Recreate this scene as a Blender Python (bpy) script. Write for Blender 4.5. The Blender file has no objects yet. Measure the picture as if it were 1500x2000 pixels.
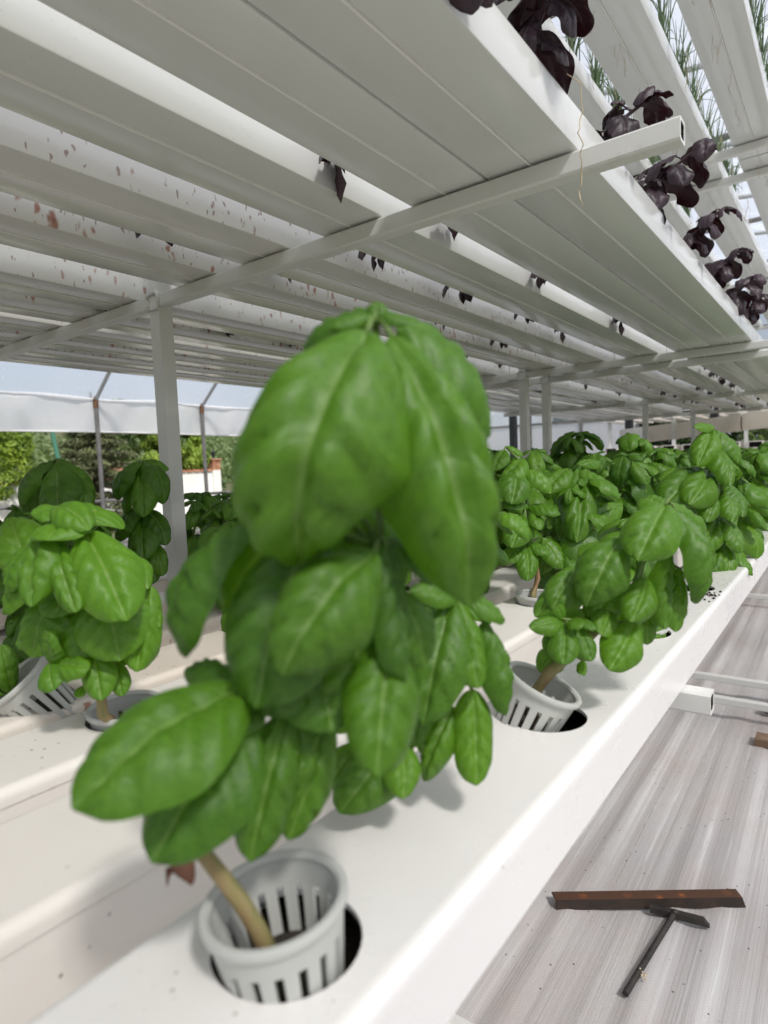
import bpy, bmesh, math, random
from mathutils import Vector, Matrix

# ---------------------------------------------------------------- scene, camera, light
S = 0.2            # one working unit = 0.2 m
GZ = 4.4           # working z of the floor is -GZ ; the camera stands at working (0,0,0)
def V(x, y, z): return Vector((x * S, y * S, (z + GZ) * S))
sc = bpy.context.scene
C = sc.collection
cam_d = bpy.data.cameras.new('camera'); cam = bpy.data.objects.new('camera', cam_d); C.objects.link(cam)
R = Matrix(((0.801, -0.011, 0.599), (0.598, 0.081, -0.797), (-0.040, 0.997, 0.072)))
qr = R.to_quaternion(); qr.normalize()
cam.matrix_world = Matrix.Translation(V(0, 0, 0)) @ qr.to_matrix().to_4x4()
cam_d.sensor_fit = 'VERTICAL'; cam_d.sensor_height = 36; cam_d.sensor_width = 27
cam_d.lens = 1215 / 2000 * 36
cam_d.clip_start = 0.01; cam_d.clip_end = 2000
cam_d.dof.use_dof = True; cam_d.dof.focus_distance = 0.85; cam_d.dof.aperture_fstop = 7.0
sc.camera = cam
SUN_EL, SUN_AZ = math.radians(50), math.radians(112)      # azimuth clockwise from +Y (along the channels)
w = bpy.data.worlds.new('World'); sc.world = w; w.use_nodes = True
nt = w.node_tree; bg = nt.nodes['Background']
sky = nt.nodes.new('ShaderNodeTexSky'); sky.sky_type = 'NISHITA'; sky.sun_disc = False
sky.sun_elevation = SUN_EL; sky.sun_rotation = SUN_AZ; sky.dust_density = 3.5; sky.air_density = 1.0
# white veil added over the whole sky to brighten it, mottled like thin cloud
tcw = nt.nodes.new('ShaderNodeTexCoord'); cn = nt.nodes.new('ShaderNodeTexNoise'); cn.inputs['Scale'].default_value = 3.0; cn.inputs['Detail'].default_value = 6
nt.links.new(tcw.outputs['Generated'], cn.inputs['Vector'])
cm = nt.nodes.new('ShaderNodeMapRange'); cm.inputs[1].default_value = .35; cm.inputs[2].default_value = .7; cm.inputs[3].default_value = .25; cm.inputs[4].default_value = .62
nt.links.new(cn.outputs[0], cm.inputs[0])
mx = nt.nodes.new('ShaderNodeMix'); mx.data_type = 'RGBA'; mx.inputs[7].default_value = (6.4, 6.7, 7.3, 1)
nt.links.new(cm.outputs[0], mx.inputs[0]); nt.links.new(sky.outputs[0], mx.inputs[6])
nt.links.new(mx.outputs[2], bg.inputs['Color']); bg.inputs['Strength'].default_value = 0.15
sd = bpy.data.lights.new('sun', 'SUN'); sun = bpy.data.objects.new('sun', sd); C.objects.link(sun)
sd.energy = 5.0; sd.angle = math.radians(7); sd.color = (1.0, 0.965, 0.915)
tos = Vector((math.sin(SUN_AZ) * math.cos(SUN_EL), math.cos(SUN_AZ) * math.cos(SUN_EL), math.sin(SUN_EL)))
sun.rotation_euler = tos.to_track_quat('Z', 'Y').to_euler()
sc.view_settings.view_transform = 'Standard'; sc.view_settings.look = 'None'
sc.view_settings.gamma = 1; sc.view_settings.exposure = -0.17
sc.cycles.max_bounces = 10; sc.cycles.diffuse_bounces = 5; sc.cycles.transparent_max_bounces = 24
sc.cycles.use_denoising = True
rnd = random.Random(5)

# ---------------------------------------------------------------- node helpers
def mat(name):
    m = bpy.data.materials.new(name); m.use_nodes = True
    n = m.node_tree; p = n.nodes['Principled BSDF']
    return m, n, p
def N(n, t, **k):
    o = n.nodes.new(t)
    for a, b in k.items():
        if a.startswith('i_'):
            o.inputs[a[2:].replace('_', ' ')].default_value = b
        else: setattr(o, a, b)
    return o
def ramp(n, fac, stops):
    r = N(n, 'ShaderNodeValToRGB'); e = r.color_ramp.elements
    while len(e) < len(stops): e.new(0.5)
    for q, (p, c) in zip(e, stops): q.position = p; q.color = c if len(c) == 4 else (*c, 1)
    n.links.new(fac, r.inputs[0]); return r.outputs[0]
def math_(n, op, a, b=None, c=None, clamp=False):
    o = N(n, 'ShaderNodeMath', operation=op, use_clamp=clamp)
    for i, x in enumerate((a, b, c)):
        if x is None: continue
        if isinstance(x, (int, float)): o.inputs[i].default_value = x
        else: n.links.new(x, o.inputs[i])
    return o.outputs[0]
def mix(n, fac, a, b, blend='MIX'):
    o = N(n, 'ShaderNodeMix', data_type='RGBA', blend_type=blend)
    for s, x in ((0, fac), (6, a), (7, b)):
        if isinstance(x, (int, float)): o.inputs[s].default_value = x
        elif isinstance(x, tuple): o.inputs[s].default_value = x if len(x) == 4 else (*x, 1)
        else: n.links.new(x, o.inputs[s])
    return o.outputs[2]
def tex(n, scale, detail=4, rough=0.55, vec=None, kind='NOISE', stretch=None):
    if vec is None:
        vec = N(n, 'ShaderNodeTexCoord').outputs['Object']
    if stretch:
        mp = N(n, 'ShaderNodeMapping'); mp.inputs['Scale'].default_value = stretch
        n.links.new(vec, mp.inputs[0]); vec = mp.outputs[0]
    if kind == 'NOISE':
        t = N(n, 'ShaderNodeTexNoise'); t.inputs['Scale'].default_value = scale
        t.inputs['Detail'].default_value = detail; t.inputs['Roughness'].default_value = rough
    else:
        t = N(n, 'ShaderNodeTexVoronoi'); t.inputs['Scale'].default_value = scale
    n.links.new(vec, t.inputs['Vector']); return t.outputs[0]
def bump(n, p, h, strength=0.3, dist=0.002):
    b = N(n, 'ShaderNodeBump'); b.inputs['Strength'].default_value = strength; b.inputs['Distance'].default_value = dist
    n.links.new(h, b.inputs['Height']); n.links.new(b.outputs[0], p.inputs['Normal'])
def world_pos(n): return N(n, 'ShaderNodeNewGeometry').outputs['Position']

# ---------------------------------------------------------------- materials
def pvc(name, base, dirt_amt, rough=0.3, spots=0.0, dirt_col=(0.42, 0.32, 0.22), top_shade=0.0):
    m, n, p = mat(name)
    pos = world_pos(n)
    big = tex(n, 2.2, 5, .6, pos); fine = tex(n, 55, 3, .6, pos)
    f = ramp(n, big, [(0.35, (0, 0, 0)), (0.75, (1, 1, 1))])
    f2 = math_(n, 'MULTIPLY', f, dirt_amt)
    col = mix(n, f2, (*base, 1), (*dirt_col, 1))
    sp = ramp(n, fine, [(0.68, (0, 0, 0)), (0.76, (1, 1, 1))])
    col = mix(n, math_(n, 'MULTIPLY', sp, min(1, .02 + dirt_amt * .8)), col, (.30, .22, .16, 1))
    # sparse black specks of soil
    vo = N(n, 'ShaderNodeTexVoronoi'); vo.inputs['Scale'].default_value = 90; n.links.new(pos, vo.inputs['Vector'])
    patchy = ramp(n, tex(n, 9, 2, .5, pos), [(0.52, (0, 0, 0)), (0.60, (1, 1, 1))])
    dot = math_(n, 'MULTIPLY', math_(n, 'LESS_THAN', vo.outputs[0], 0.10), patchy)
    col = mix(n, math_(n, 'MULTIPLY', dot, min(.8, .08 + dirt_amt * 3.2)), col, (.05, .035, .025, 1))
    if top_shade:   # upward faces painted darker, so tops read as shaded against the sides
        nz = N(n, 'ShaderNodeSeparateXYZ'); n.links.new(N(n, 'ShaderNodeNewGeometry').outputs['Normal'], nz.inputs[0])
        upf = ramp(n, nz.outputs[2], [(0.80, (0, 0, 0)), (0.98, (1, 1, 1))])
        dn = ramp(n, tex(n, 6, 5, .65, pos), [(0.3, (.55, .55, .55)), (0.7, (1, 1, 1))])
        col = mix(n, math_(n, 'MULTIPLY', math_(n, 'MULTIPLY', upf, dn), top_shade), col, (.60, .565, .50, 1))
    if spots:
        # rusty run marks: only on upright faces, stretched downwards
        nrm = N(n, 'ShaderNodeNewGeometry').outputs['Normal']
        sx = N(n, 'ShaderNodeSeparateXYZ'); n.links.new(nrm, sx.inputs[0])
        side = math_(n, 'GREATER_THAN', math_(n, 'ABSOLUTE', sx.outputs[0]), .8)
        mp = N(n, 'ShaderNodeMapping'); mp.inputs['Scale'].default_value = (1, 1, .45); n.links.new(pos, mp.inputs[0])
        wob = N(n, 'ShaderNodeTexNoise'); wob.inputs['Scale'].default_value = 60; n.links.new(pos, wob.inputs['Vector'])
        ad = N(n, 'ShaderNodeVectorMath', operation='MULTIPLY_ADD'); n.links.new(wob.outputs[1], ad.inputs[0])
        ad.inputs[1].default_value = (.012, .012, .012); n.links.new(mp.outputs[0], ad.inputs[2])
        for sc_, th, cc, am in ((60, .34, (.34, .11, .05, 1), .8), (130, .30, (.22, .10, .07, 1), .7), (38, .16, (.34, .15, .08, 1), .6)):
            v2 = N(n, 'ShaderNodeTexVoronoi'); v2.inputs['Scale'].default_value = sc_; n.links.new(ad.outputs[0], v2.inputs['Vector'])
            sel = N(n, 'ShaderNodeSeparateColor'); n.links.new(v2.outputs[1], sel.inputs[0])
            keep = math_(n, 'GREATER_THAN', sel.outputs[0], 1 - .55 * spots)
            d = math_(n, 'MULTIPLY', ramp(n, v2.outputs[0], [(th * .55, (1, 1, 1)), (th, (0, 0, 0))]), keep)
            d = math_(n, 'MULTIPLY', math_(n, 'MULTIPLY', d, side), am)
            col = mix(n, d, col, cc)
    n.links.new(col, p.inputs['Base Color'])
    n.links.new(ramp(n, tex(n, 14, 4, .6, pos), [(0.3, (rough - .03,) * 3), (0.7, (rough + .05,) * 3)]), p.inputs['Roughness'])
    return m
M = {}
M['pvc_lower'] = pvc('white_plastic', (.79, .78, .77), .12, .28, dirt_col=(.60, .54, .44), top_shade=.42)
M['pvc_lower2'] = pvc('white_plastic_dusty', (.76, .73, .68), .28, .33, dirt_col=(.50, .38, .26))
M['pvc_lower3'] = pvc('white_plastic_dirty', (.72, .67, .60), .5, .36, spots=.25, dirt_col=(.45, .33, .22))
M['pvc_up'] = pvc('cream_plastic', (.66, .67, .65), .015, .15)
M['highlight_strip'] = pvc('highlight_strip_plastic', (.84, .83, .79), .0, .3)  # ridge strip: its highlight is put into a paler colour than the channel
M['pvc_up_spots'] = pvc('cream_plastic_rust_marks', (.72, .715, .69), .02, .17, spots=.55)
M['pvc_up_heavy'] = pvc('cream_plastic_heavy_marks', (.70, .695, .665), .02, .18, spots=1.0)
M['pot'] = pvc('grey_pot_plastic', (.47, .48, .455), .06, .38)

m, n, p = mat('painted_steel'); M['steel'] = m
pos = world_pos(n)
f = ramp(n, tex(n, 9, 6, .7, pos), [(0.62, (0, 0, 0)), (0.72, (1, 1, 1))])
n.links.new(mix(n, math_(n, 'MULTIPLY', f, .35), (.66, .66, .63, 1), (.38, .37, .35, 1)), p.inputs['Base Color'])
p.inputs['Roughness'].default_value = .36; bump(n, p, tex(n, 60, 3, .5, pos), .15, .002)
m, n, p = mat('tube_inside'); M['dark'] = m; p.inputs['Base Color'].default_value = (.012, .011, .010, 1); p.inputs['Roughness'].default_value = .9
m, n, p = mat('wet_substrate'); M['soil'] = m
n.links.new(ramp(n, tex(n, 120, 4, .7), [(0.35, (.008, .006, .005)), (0.7, (.05, .035, .022))]), p.inputs['Base Color'])
p.inputs['Roughness'].default_value = .9; bump(n, p, tex(n, 160, 3, .6), .8, .004)

def leaf_mat(name, low, high, vein, trans, rough=.43, transw=.22, back=None):
    m, n, p = mat(name)
    uv = N(n, 'ShaderNodeUVMap'); sep = N(n, 'ShaderNodeSeparateXYZ'); n.links.new(uv.outputs[0], sep.inputs[0])
    s = sep.outputs[0]
    t = math_(n, 'ABSOLUTE', math_(n, 'MULTIPLY_ADD', sep.outputs[1], 2.0, -1.0))
    oi = N(n, 'ShaderNodeObjectInfo'); sc_ = N(n, 'ShaderNodeSeparateColor'); n.links.new(oi.outputs['Color'], sc_.inputs[0])
    rndv = math_(n, 'ADD', math_(n, 'MULTIPLY', oi.outputs['Random'], .65), math_(n, 'SUBTRACT', sc_.outputs[0], .35))
    blot = tex(n, 26, 4, .6)
    k = math_(n, 'ADD', math_(n, 'MULTIPLY', rndv, .62), math_(n, 'MULTIPLY', math_(n, 'SUBTRACT', blot, .3), .8), clamp=True)
    col = mix(n, k, (*low, 1), (*high, 1))
    mid = ramp(n, t, [(0.0, (1, 1, 1)), (0.055, (0, 0, 0))])
    q = math_(n, 'FRACT', math_(n, 'MULTIPLY', math_(n, 'SUBTRACT', s, math_(n, 'MULTIPLY', math_(n, 'POWER', t, .8), .34)), 5.2))
    lat = ramp(n, math_(n, 'ABSOLUTE', math_(n, 'SUBTRACT', q, .5)), [(0.0, (1, 1, 1)), (0.045, (0, 0, 0))])
    fade = ramp(n, t, [(0.5, (1, 1, 1)), (0.95, (0, 0, 0))])
    vm = math_(n, 'MAXIMUM', math_(n, 'MULTIPLY', mid, .8), math_(n, 'MULTIPLY', math_(n, 'MULTIPLY', lat, fade), .2))
    col = mix(n, vm, col, (*vein, 1))
    if back:
        col = mix(n, N(n, 'ShaderNodeNewGeometry').outputs['Backfacing'], col, (*back, 1))
    n.links.new(col, p.inputs['Base Color'])
    p.inputs['Roughness'].default_value = rough
    p.inputs['Specular IOR Level'].default_value = .42
    fold = math_(n, 'POWER', math_(n, 'MULTIPLY', math_(n, 'ABSOLUTE', math_(n, 'SUBTRACT', q, .5)), 2.0), .45)
    crease = math_(n, 'ADD', math_(n, 'MULTIPLY', math_(n, 'MULTIPLY', fold, fade), 1.0), math_(n, 'MULTIPLY', ramp(n, t, [(0.0, (0, 0, 0)), (0.09, (1, 1, 1))]), 1.0))
    bump(n, p, math_(n, 'ADD', crease, math_(n, 'MULTIPLY', tex(n, 150, 3, .6), .25)), .30, .002)
    tr = N(n, 'ShaderNodeBsdfTranslucent')
    n.links.new(mix(n, 1.0, col, (*trans, 1), 'MULTIPLY'), tr.inputs['Color'])
    ms = N(n, 'ShaderNodeMixShader'); ms.inputs[0].default_value = transw
    n.links.new(p.outputs[0], ms.inputs[1]); n.links.new(tr.outputs[0], ms.inputs[2])
    n.links.new(ms.outputs[0], n.nodes['Material Output'].inputs[0])
    return m
M['leaf'] = leaf_mat('basil_leaf', (.042, .122, .007), (.136, .298, .017), (.19, .32, .075), (2.4, 2.4, 1.0), back=(.10, .20, .055))
M['leaf_lime'] = leaf_mat('young_basil_leaf', (.066, .180, .010), (.135, .300, .018), (.22, .36, .08), (2.4, 2.3, 1.0), back=(.14, .25, .06))
M['purple'] = leaf_mat('purple_basil_leaf', (.016, .008, .012), (.068, .042, .056), (.085, .055, .068), (2.2, .7, .9), rough=.40, transw=.10, back=(.032, .011, .015))
m, n, p = mat('basil_stem'); M['stem'] = m
tc = N(n, 'ShaderNodeTexCoord').outputs['Object']; sx = N(n, 'ShaderNodeSeparateXYZ'); n.links.new(tc, sx.inputs[0])
woody = ramp(n, tex(n, 60, 4, .6, tc, stretch=(1, 1, .25)), [(0.32, (.14, .17, .05)), (0.5, (.26, .21, .09)), (0.66, (.25, .13, .07))])
fresh = ramp(n, tex(n, 30, 3, .6, tc), [(0.3, (.07, .15, .02)), (0.7, (.13, .21, .04))])
n.links.new(mix(n, ramp(n, sx.outputs[2], [(0.035, (0, 0, 0)), (0.085, (1, 1, 1))]), woody, fresh), p.inputs['Base Color']); p.inputs['Roughness'].default_value = .5
m, n, p = mat('purple_stem'); M['pstem'] = m; p.inputs['Base Color'].default_value = (.05, .02, .03, 1)
m, n, p = mat('dry_leaf'); M['dry'] = m
n.links.new(ramp(n, tex(n, 40, 3, .6), [(0.35, (.12, .04, .025)), (0.7, (.26, .12, .07))]), p.inputs['Base Color']); p.inputs['Roughness'].default_value = .7
m, n, p = mat('chive_blade'); M['chive'] = m
n.links.new(ramp(n, tex(n, 9, 3, .6), [(0.3, (.045, .09, .035)), (0.7, (.12, .19, .06))]), p.inputs['Base Color']); p.inputs['Roughness'].default_value = .45
m, n, p = mat('pale_root'); M['root'] = m; p.inputs['Base Color'].default_value = (.55, .45, .28, 1)

# woven silver floor cover
m, n, p = mat('woven_floor_cover'); M['tarp'] = m
pos = world_pos(n)
sk = N(n, 'ShaderNodeSeparateXYZ'); n.links.new(pos, sk.inputs[0])
cb = N(n, 'ShaderNodeCombineXYZ'); n.links.new(math_(n, 'ADD', sk.outputs[0], math_(n, 'MULTIPLY', sk.outputs[1], .015)), cb.inputs[0]); n.links.new(sk.outputs[1], cb.inputs[1])
along = cb.outputs[0]
broad = tex(n, 1.0, 3, .6, along, stretch=(16, .22, 1)); fine = tex(n, 1.0, 4, .7, along, stretch=(70, .35, 1)); blot = tex(n, 3.0, 5, .6, pos)
col = ramp(n, broad, [(0.32, (.35, .33, .325)), (0.50, (.44, .425, .42)), (0.68, (.55, .54, .535))])
col = mix(n, ramp(n, fine, [(0.32, (.2, .2, .2)), (0.50, (0, 0, 0))]), col, (.34, .31, .30, 1))
col = mix(n, ramp(n, blot, [(0.45, (0, 0, 0)), (0.68, (.5, .5, .5))]), col, (.43, .355, .325, 1))
# chalky smears and fold highlights painted as pale lines, plus dark dashes, along the cloth
smear = ramp(n, tex(n, 1.0, 4, .7, along, stretch=(45, 1.1, 1)), [(0.60, (0, 0, 0)), (0.72, (.5, .5, .5))])
col = mix(n, smear, col, (.78, .78, .775, 1))
fold_highlight = ramp(n, tex(n, 1.0, 3, .75, along, stretch=(130, .12, 1)), [(0.66, (0, 0, 0)), (0.70, (1, 1, 1))])
gate = ramp(n, tex(n, 1.0, 4, .7, pos, stretch=(5, 14, 1)), [(0.42, (0, 0, 0)), (0.58, (1, 1, 1))])
col = mix(n, math_(n, 'MULTIPLY', math_(n, 'MULTIPLY', fold_highlight, gate), .75), col, (.84, .84, .835, 1))
dash = ramp(n, tex(n, 1.0, 3, .7, pos, stretch=(6, 70, 1)), [(0.42, (0, 0, 0)), (0.55, (1, 1, 1))])
crease2 = ramp(n, tex(n, 1.0, 2, .75, along, stretch=(120, .10, 1)), [(0.31, (1, 1, 1)), (0.335, (0, 0, 0))])
col = mix(n, math_(n, 'MULTIPLY', math_(n, 'MULTIPLY', crease2, dash), .65), col, (.20, .165, .15, 1))
vo = N(n, 'ShaderNodeTexVoronoi'); vo.inputs['Scale'].default_value = 42; n.links.new(pos, vo.inputs['Vector'])
dot = math_(n, 'MULTIPLY', math_(n, 'LESS_THAN', vo.outputs[0], 0.085), ramp(n, tex(n, 5, 2, .5, pos), [(0.42, (0, 0, 0)), (0.5, (1, 1, 1))]))
col = mix(n, math_(n, 'MULTIPLY', dot, .85), col, (.05, .035, .025, 1))
n.links.new(col, p.inputs['Base Color']); p.inputs['Roughness'].default_value = .42
wv = N(n, 'ShaderNodeTexChecker'); wv.inputs['Scale'].default_value = 300; n.links.new(pos, wv.inputs['Vector'])
hh = math_(n, 'ADD', math_(n, 'MULTIPLY', fine, 1.0), math_(n, 'MULTIPLY', wv.outputs[1], .22))
bump(n, p, hh, .5, .006)

m, n, p = mat('rusty_iron'); M['rust'] = m
vo = N(n, 'ShaderNodeTexVoronoi'); vo.inputs['Scale'].default_value = 30; n.links.new(N(n, 'ShaderNodeTexCoord').outputs['Object'], vo.inputs['Vector'])
k = math_(n, 'ADD', vo.outputs[0], math_(n, 'MULTIPLY', tex(n, 50, 4, .6), .45))
c1 = ramp(n, k, [(0.30, (.20, .085, .03)), (0.40, (.40, .15, .04)), (0.47, (.16, .055, .022)), (0.60, (.085, .04, .022))])
nrm = N(n, 'ShaderNodeNewGeometry').outputs['Normal']; sx = N(n, 'ShaderNodeSeparateXYZ'); n.links.new(nrm, sx.inputs[0])
up = math_(n, 'GREATER_THAN', sx.outputs[2], .6)
dk = ramp(n, tex(n, 22, 5, .6), [(0.4, (.030, .022, .018)), (0.75, (.075, .045, .03))])
n.links.new(mix(n, up, dk, c1), p.inputs['Base Color']); p.inputs['Roughness'].default_value = .75; p.inputs['Metallic'].default_value = .2
m, n, p = mat('dark_iron'); M['iron'] = m
n.links.new(ramp(n, tex(n, 30, 5, .6), [(0.35, (.028, .026, .026)), (0.75, (.085, .07, .06))]), p.inputs['Base Color']); p.inputs['Roughness'].default_value = .55; p.inputs['Metallic'].default_value = .5
m, n, p = mat('brown_wood'); M['wood'] = m
n.links.new(ramp(n, tex(n, 12, 4, .6, stretch=(1, 6, 6)), [(0.3, (.10, .06, .035)), (0.7, (.24, .155, .095))]), p.inputs['Base Color'])

def film(name, tint, tfac, scuff, dif=.18):
    m = bpy.data.materials.new(name); m.use_nodes = True; n = m.node_tree; n.nodes.remove(n.nodes['Principled BSDF'])
    pos = world_pos(n)
    t = N(n, 'ShaderNodeBsdfTransparent'); t.inputs[0].default_value = (.97, .98, 1, 1)
    l = N(n, 'ShaderNodeBsdfTranslucent'); l.inputs[0].default_value = (*tint, 1)
    d = N(n, 'ShaderNodeBsdfDiffuse'); d.inputs[0].default_value = (.9, .9, .9, 1)
    a = N(n, 'ShaderNodeMixShader'); a.inputs[0].default_value = dif
    n.links.new(l.outputs[0], a.inputs[1]); n.links.new(d.outputs[0], a.inputs[2])
    b = N(n, 'ShaderNodeMixShader')
    k = ramp(n, tex(n, 2.2, 6, .75, pos, stretch=(1, 1.6, .6)), [(0.52, (tfac,) * 3), (0.66, (min(1, tfac + scuff),) * 3)])
    n.links.new(k, b.inputs[0]); n.links.new(t.outputs[0], b.inputs[1]); n.links.new(a.outputs[0], b.inputs[2])
    n.links.new(b.outputs[0], n.nodes['Material Output'].inputs[0]); return m
M['film'] = film('greenhouse_film', (.82, .84, .88), .40, .26)
M['curtain'] = film('milky_curtain_film', (.95, .95, .97), .94, .05, .5)
m, n, p = mat('galvanised_pipe'); M['pipe'] = m
n.links.new(ramp(n, tex(n, 8, 5, .6, world_pos(n)), [(0.35, (.10, .095, .09)), (0.7, (.22, .21, .2))]), p.inputs['Base Color']); p.inputs['Roughness'].default_value = .5
m, n, p = mat('light_pipe'); M['pipe2'] = m; p.inputs['Base Color'].default_value = (.42, .43, .42, 1); p.inputs['Roughness'].default_value = .45; p.inputs['Metallic'].default_value = .4
m, n, p = mat('rusty_joint'); M['joint'] = m; n.links.new(ramp(n, tex(n, 60, 4, .6), [(0.4, (.09, .04, .02)), (0.7, (.30, .15, .06))]), p.inputs['Base Color'])
m, n, p = mat('white_render'); M['wall'] = m
n.links.new(ramp(n, tex(n, 1.5, 5, .6), [(0.3, (.70, .69, .66)), (0.7, (.84, .83, .81))]), p.inputs['Base Color']); p.inputs['Roughness'].default_value = .9
m, n, p = mat('red_brick'); M['brick'] = m
r_ = N(n, 'ShaderNodeObjectInfo').outputs['Random']
n.links.new(ramp(n, r_, [(0, (.30, .12, .07)), (.5, (.40, .19, .11)), (1, (.46, .25, .16))]), p.inputs['Base Color']); p.inputs['Roughness'].default_value = .85
m, n, p = mat('black_metal'); M['black'] = m; p.inputs['Base Color'].default_value = (.015, .015, .017, 1); p.inputs['Roughness'].default_value = .5
m, n, p = mat('green_pole_paint'); M['greenpole'] = m; p.inputs['Base Color'].default_value = (.06, .20, .14, 1)
m, n, p = mat('soil_and_grass'); M['ground'] = m
n.links.new(ramp(n, tex(n, 3, 6, .65, world_pos(n)), [(0.35, (.10, .085, .05)), (0.6, (.10, .12, .045)), (.8, (.2, .17, .11))]), p.inputs['Base Color']); p.inputs['Roughness'].default_value = .95
def foliage(name, a, b, tw=.3):
    m, n, p = mat(name)
    k = N(n, 'ShaderNodeAttribute', attribute_name='tone').outputs['Fac']
    col = mix(n, k, (*a, 1), (*b, 1)); n.links.new(col, p.inputs['Base Color']); p.inputs['Roughness'].default_value = .6
    tr = N(n, 'ShaderNodeBsdfTranslucent'); n.links.new(mix(n, 1.0, col, (1.6, 1.7, .9, 1), 'MULTIPLY'), tr.inputs['Color'])
    ms = N(n, 'ShaderNodeMixShader'); ms.inputs[0].default_value = tw
    n.links.new(p.outputs[0], ms.inputs[1]); n.links.new(tr.outputs[0], ms.inputs[2]); n.links.new(ms.outputs[0], n.nodes['Material Output'].inputs[0])
    return m
M['spruce'] = foliage('spruce_needles', (.040, .056, .024), (.150, .165, .070), .1)
M['vine'] = foliage('bright_leaves', (.09, .17, .02), (.30, .40, .05))
M['shrub'] = foliage('mid_green_leaves', (.07, .13, .035), (.21, .28, .10))
M['forest'] = foliage('forest_leaves', (.07, .12, .04), (.20, .26, .11))
M['darkhedge'] = foliage('dark_leaves', (.015, .035, .010), (.06, .11, .028))
m, n, p = mat('tree_bark'); M['bark'] = m
n.links.new(ramp(n, tex(n, 12, 5, .6), [(0.3, (.05, .035, .025)), (0.7, (.14, .10, .075))]), p.inputs['Base Color'])

# ---------------------------------------------------------------- object helpers
def raw(name, verts, faces, material, smooth=False, uvs=None):
    me = bpy.data.meshes.new(name); me.from_pydata(verts, [], faces); me.materials.append(material)
    if smooth: me.polygons.foreach_set('use_smooth', [True] * len(me.polygons))
    if uvs:
        l = me.uv_layers.new(name='UVMap')
        for lp in me.loops: l.data[lp.index].uv = uvs[lp.vertex_index]
    me.update(); return me
def link(name, me, parent=None, loc=None):
    o = bpy.data.objects.new(name, me); C.objects.link(o)
    if parent: o.parent = parent
    if loc is not None: o.location = loc
    return o
def tag(o, label=None, cat=None, group=None, kind=None):
    if label: o['label'] = label
    if cat: o['category'] = cat
    if group: o['group'] = group
    if kind: o['kind'] = kind
    return o
def thing(name, loc, label, cat, group=None):
    o = bpy.data.objects.new(name, None); C.objects.link(o); o.location = loc; o.empty_display_size = .02
    return tag(o, label, cat, group)
class MB:
    def __init__(s): s.v = []; s.f = []; s.sm = []
    def add(s, v, f):
        k = len(s.v); s.v += [Vector(a) for a in v]; s.f += [tuple(i + k for i in q) for q in f]
    def box(s, a, b):
        (x0, y0, z0), (x1, y1, z1) = a, b
        s.add([(x0,y0,z0),(x1,y0,z0),(x1,y1,z0),(x0,y1,z0),(x0,y0,z1),(x1,y0,z1),(x1,y1,z1),(x0,y1,z1)],
              [(3,2,1,0),(4,5,6,7),(0,1,5,4),(1,2,6,5),(2,3,7,6),(3,0,4,7)])
    def tube(s, pts, rads, seg=8, cap=True):
        pts = [Vector(q) for q in pts]
        if not hasattr(rads, '__len__'): rads = [rads] * len(pts)
        ring = []; up = Vector((.13, .31, .94))
        for i, q in enumerate(pts):
            d = (pts[min(i + 1, len(pts) - 1)] - pts[max(i - 1, 0)]).normalized()
            a = d.cross(up)
            if a.length < .05: a = d.cross(Vector((1, 0, 0)))
            a.normalize(); b = d.cross(a)
            ring.append([q + (a * math.cos(2*math.pi*j/seg) + b * math.sin(2*math.pi*j/seg)) * rads[i] for j in range(seg)])
        v = [x for r in ring for x in r]; f = []
        for i in range(len(pts) - 1):
            for j in range(seg):
                k = (j + 1) % seg; f.append((i*seg+j, i*seg+k, (i+1)*seg+k, (i+1)*seg+j))
        if cap: f.append(tuple(range(seg - 1, -1, -1))); f.append(tuple((len(pts)-1)*seg + j for j in range(seg)))
        s.add(v, f)
    def prism_y(s, prof, y0, y1, caps=True):
        n_ = len(prof)
        v = [(x, y0, z) for x, z in prof] + [(x, y1, z) for x, z in prof]
        f = [(i, (i+1) % n_, n_ + (i+1) % n_, n_ + i) for i in range(n_)]
        if caps: f += [tuple(range(n_ - 1, -1, -1)), tuple(range(n_, 2 * n_))]
        s.add(v, f)
    def build(s, name, material, parent=None, smooth=False, units=True, fix=True, origin=None):
        """link as one mesh; coordinates in working units -> metres; origin at the base centre"""
        v = [V(*q) for q in s.v] if units else s.v
        if parent is not None: o0 = parent.matrix_basis.translation if parent.parent is None else parent.parent.matrix_basis.translation + parent.location
        elif origin is not None: o0 = V(*origin)
        else:
            xs = [q.x for q in v]; ys = [q.y for q in v]; zs = [q.z for q in v]
            o0 = Vector(((min(xs)+max(xs))/2, (min(ys)+max(ys))/2, min(zs)))
        me = raw(name, [q - o0 for q in v], s.f, material, smooth)
        if fix:
            bm = bmesh.new(); bm.from_mesh(me); bmesh.ops.recalc_face_normals(bm, faces=bm.faces[:]); bm.to_mesh(me); bm.free()
        if smooth == 'auto':
            try: me.set_sharp_from_angle(angle=math.radians(40))
            except Exception: pass
        return link(name, me, parent, None if parent is not None else o0)

ORD = ['nearest', 'second', 'third', 'fourth', 'fifth', 'sixth', 'seventh', 'eighth', 'ninth', 'tenth', 'eleventh', 'twelfth', 'thirteenth', 'fourteenth', 'fifteenth', 'sixteenth', 'seventeenth', 'eighteenth', 'nineteenth', 'twentieth']

# ---------------------------------------------------------------- setting: floor, ground, far land
b = MB(); b.box((-900, -900, -GZ - .6), (900, 1500, -GZ - .25)); tag(b.build('ground', M['ground']), kind='structure')
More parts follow.
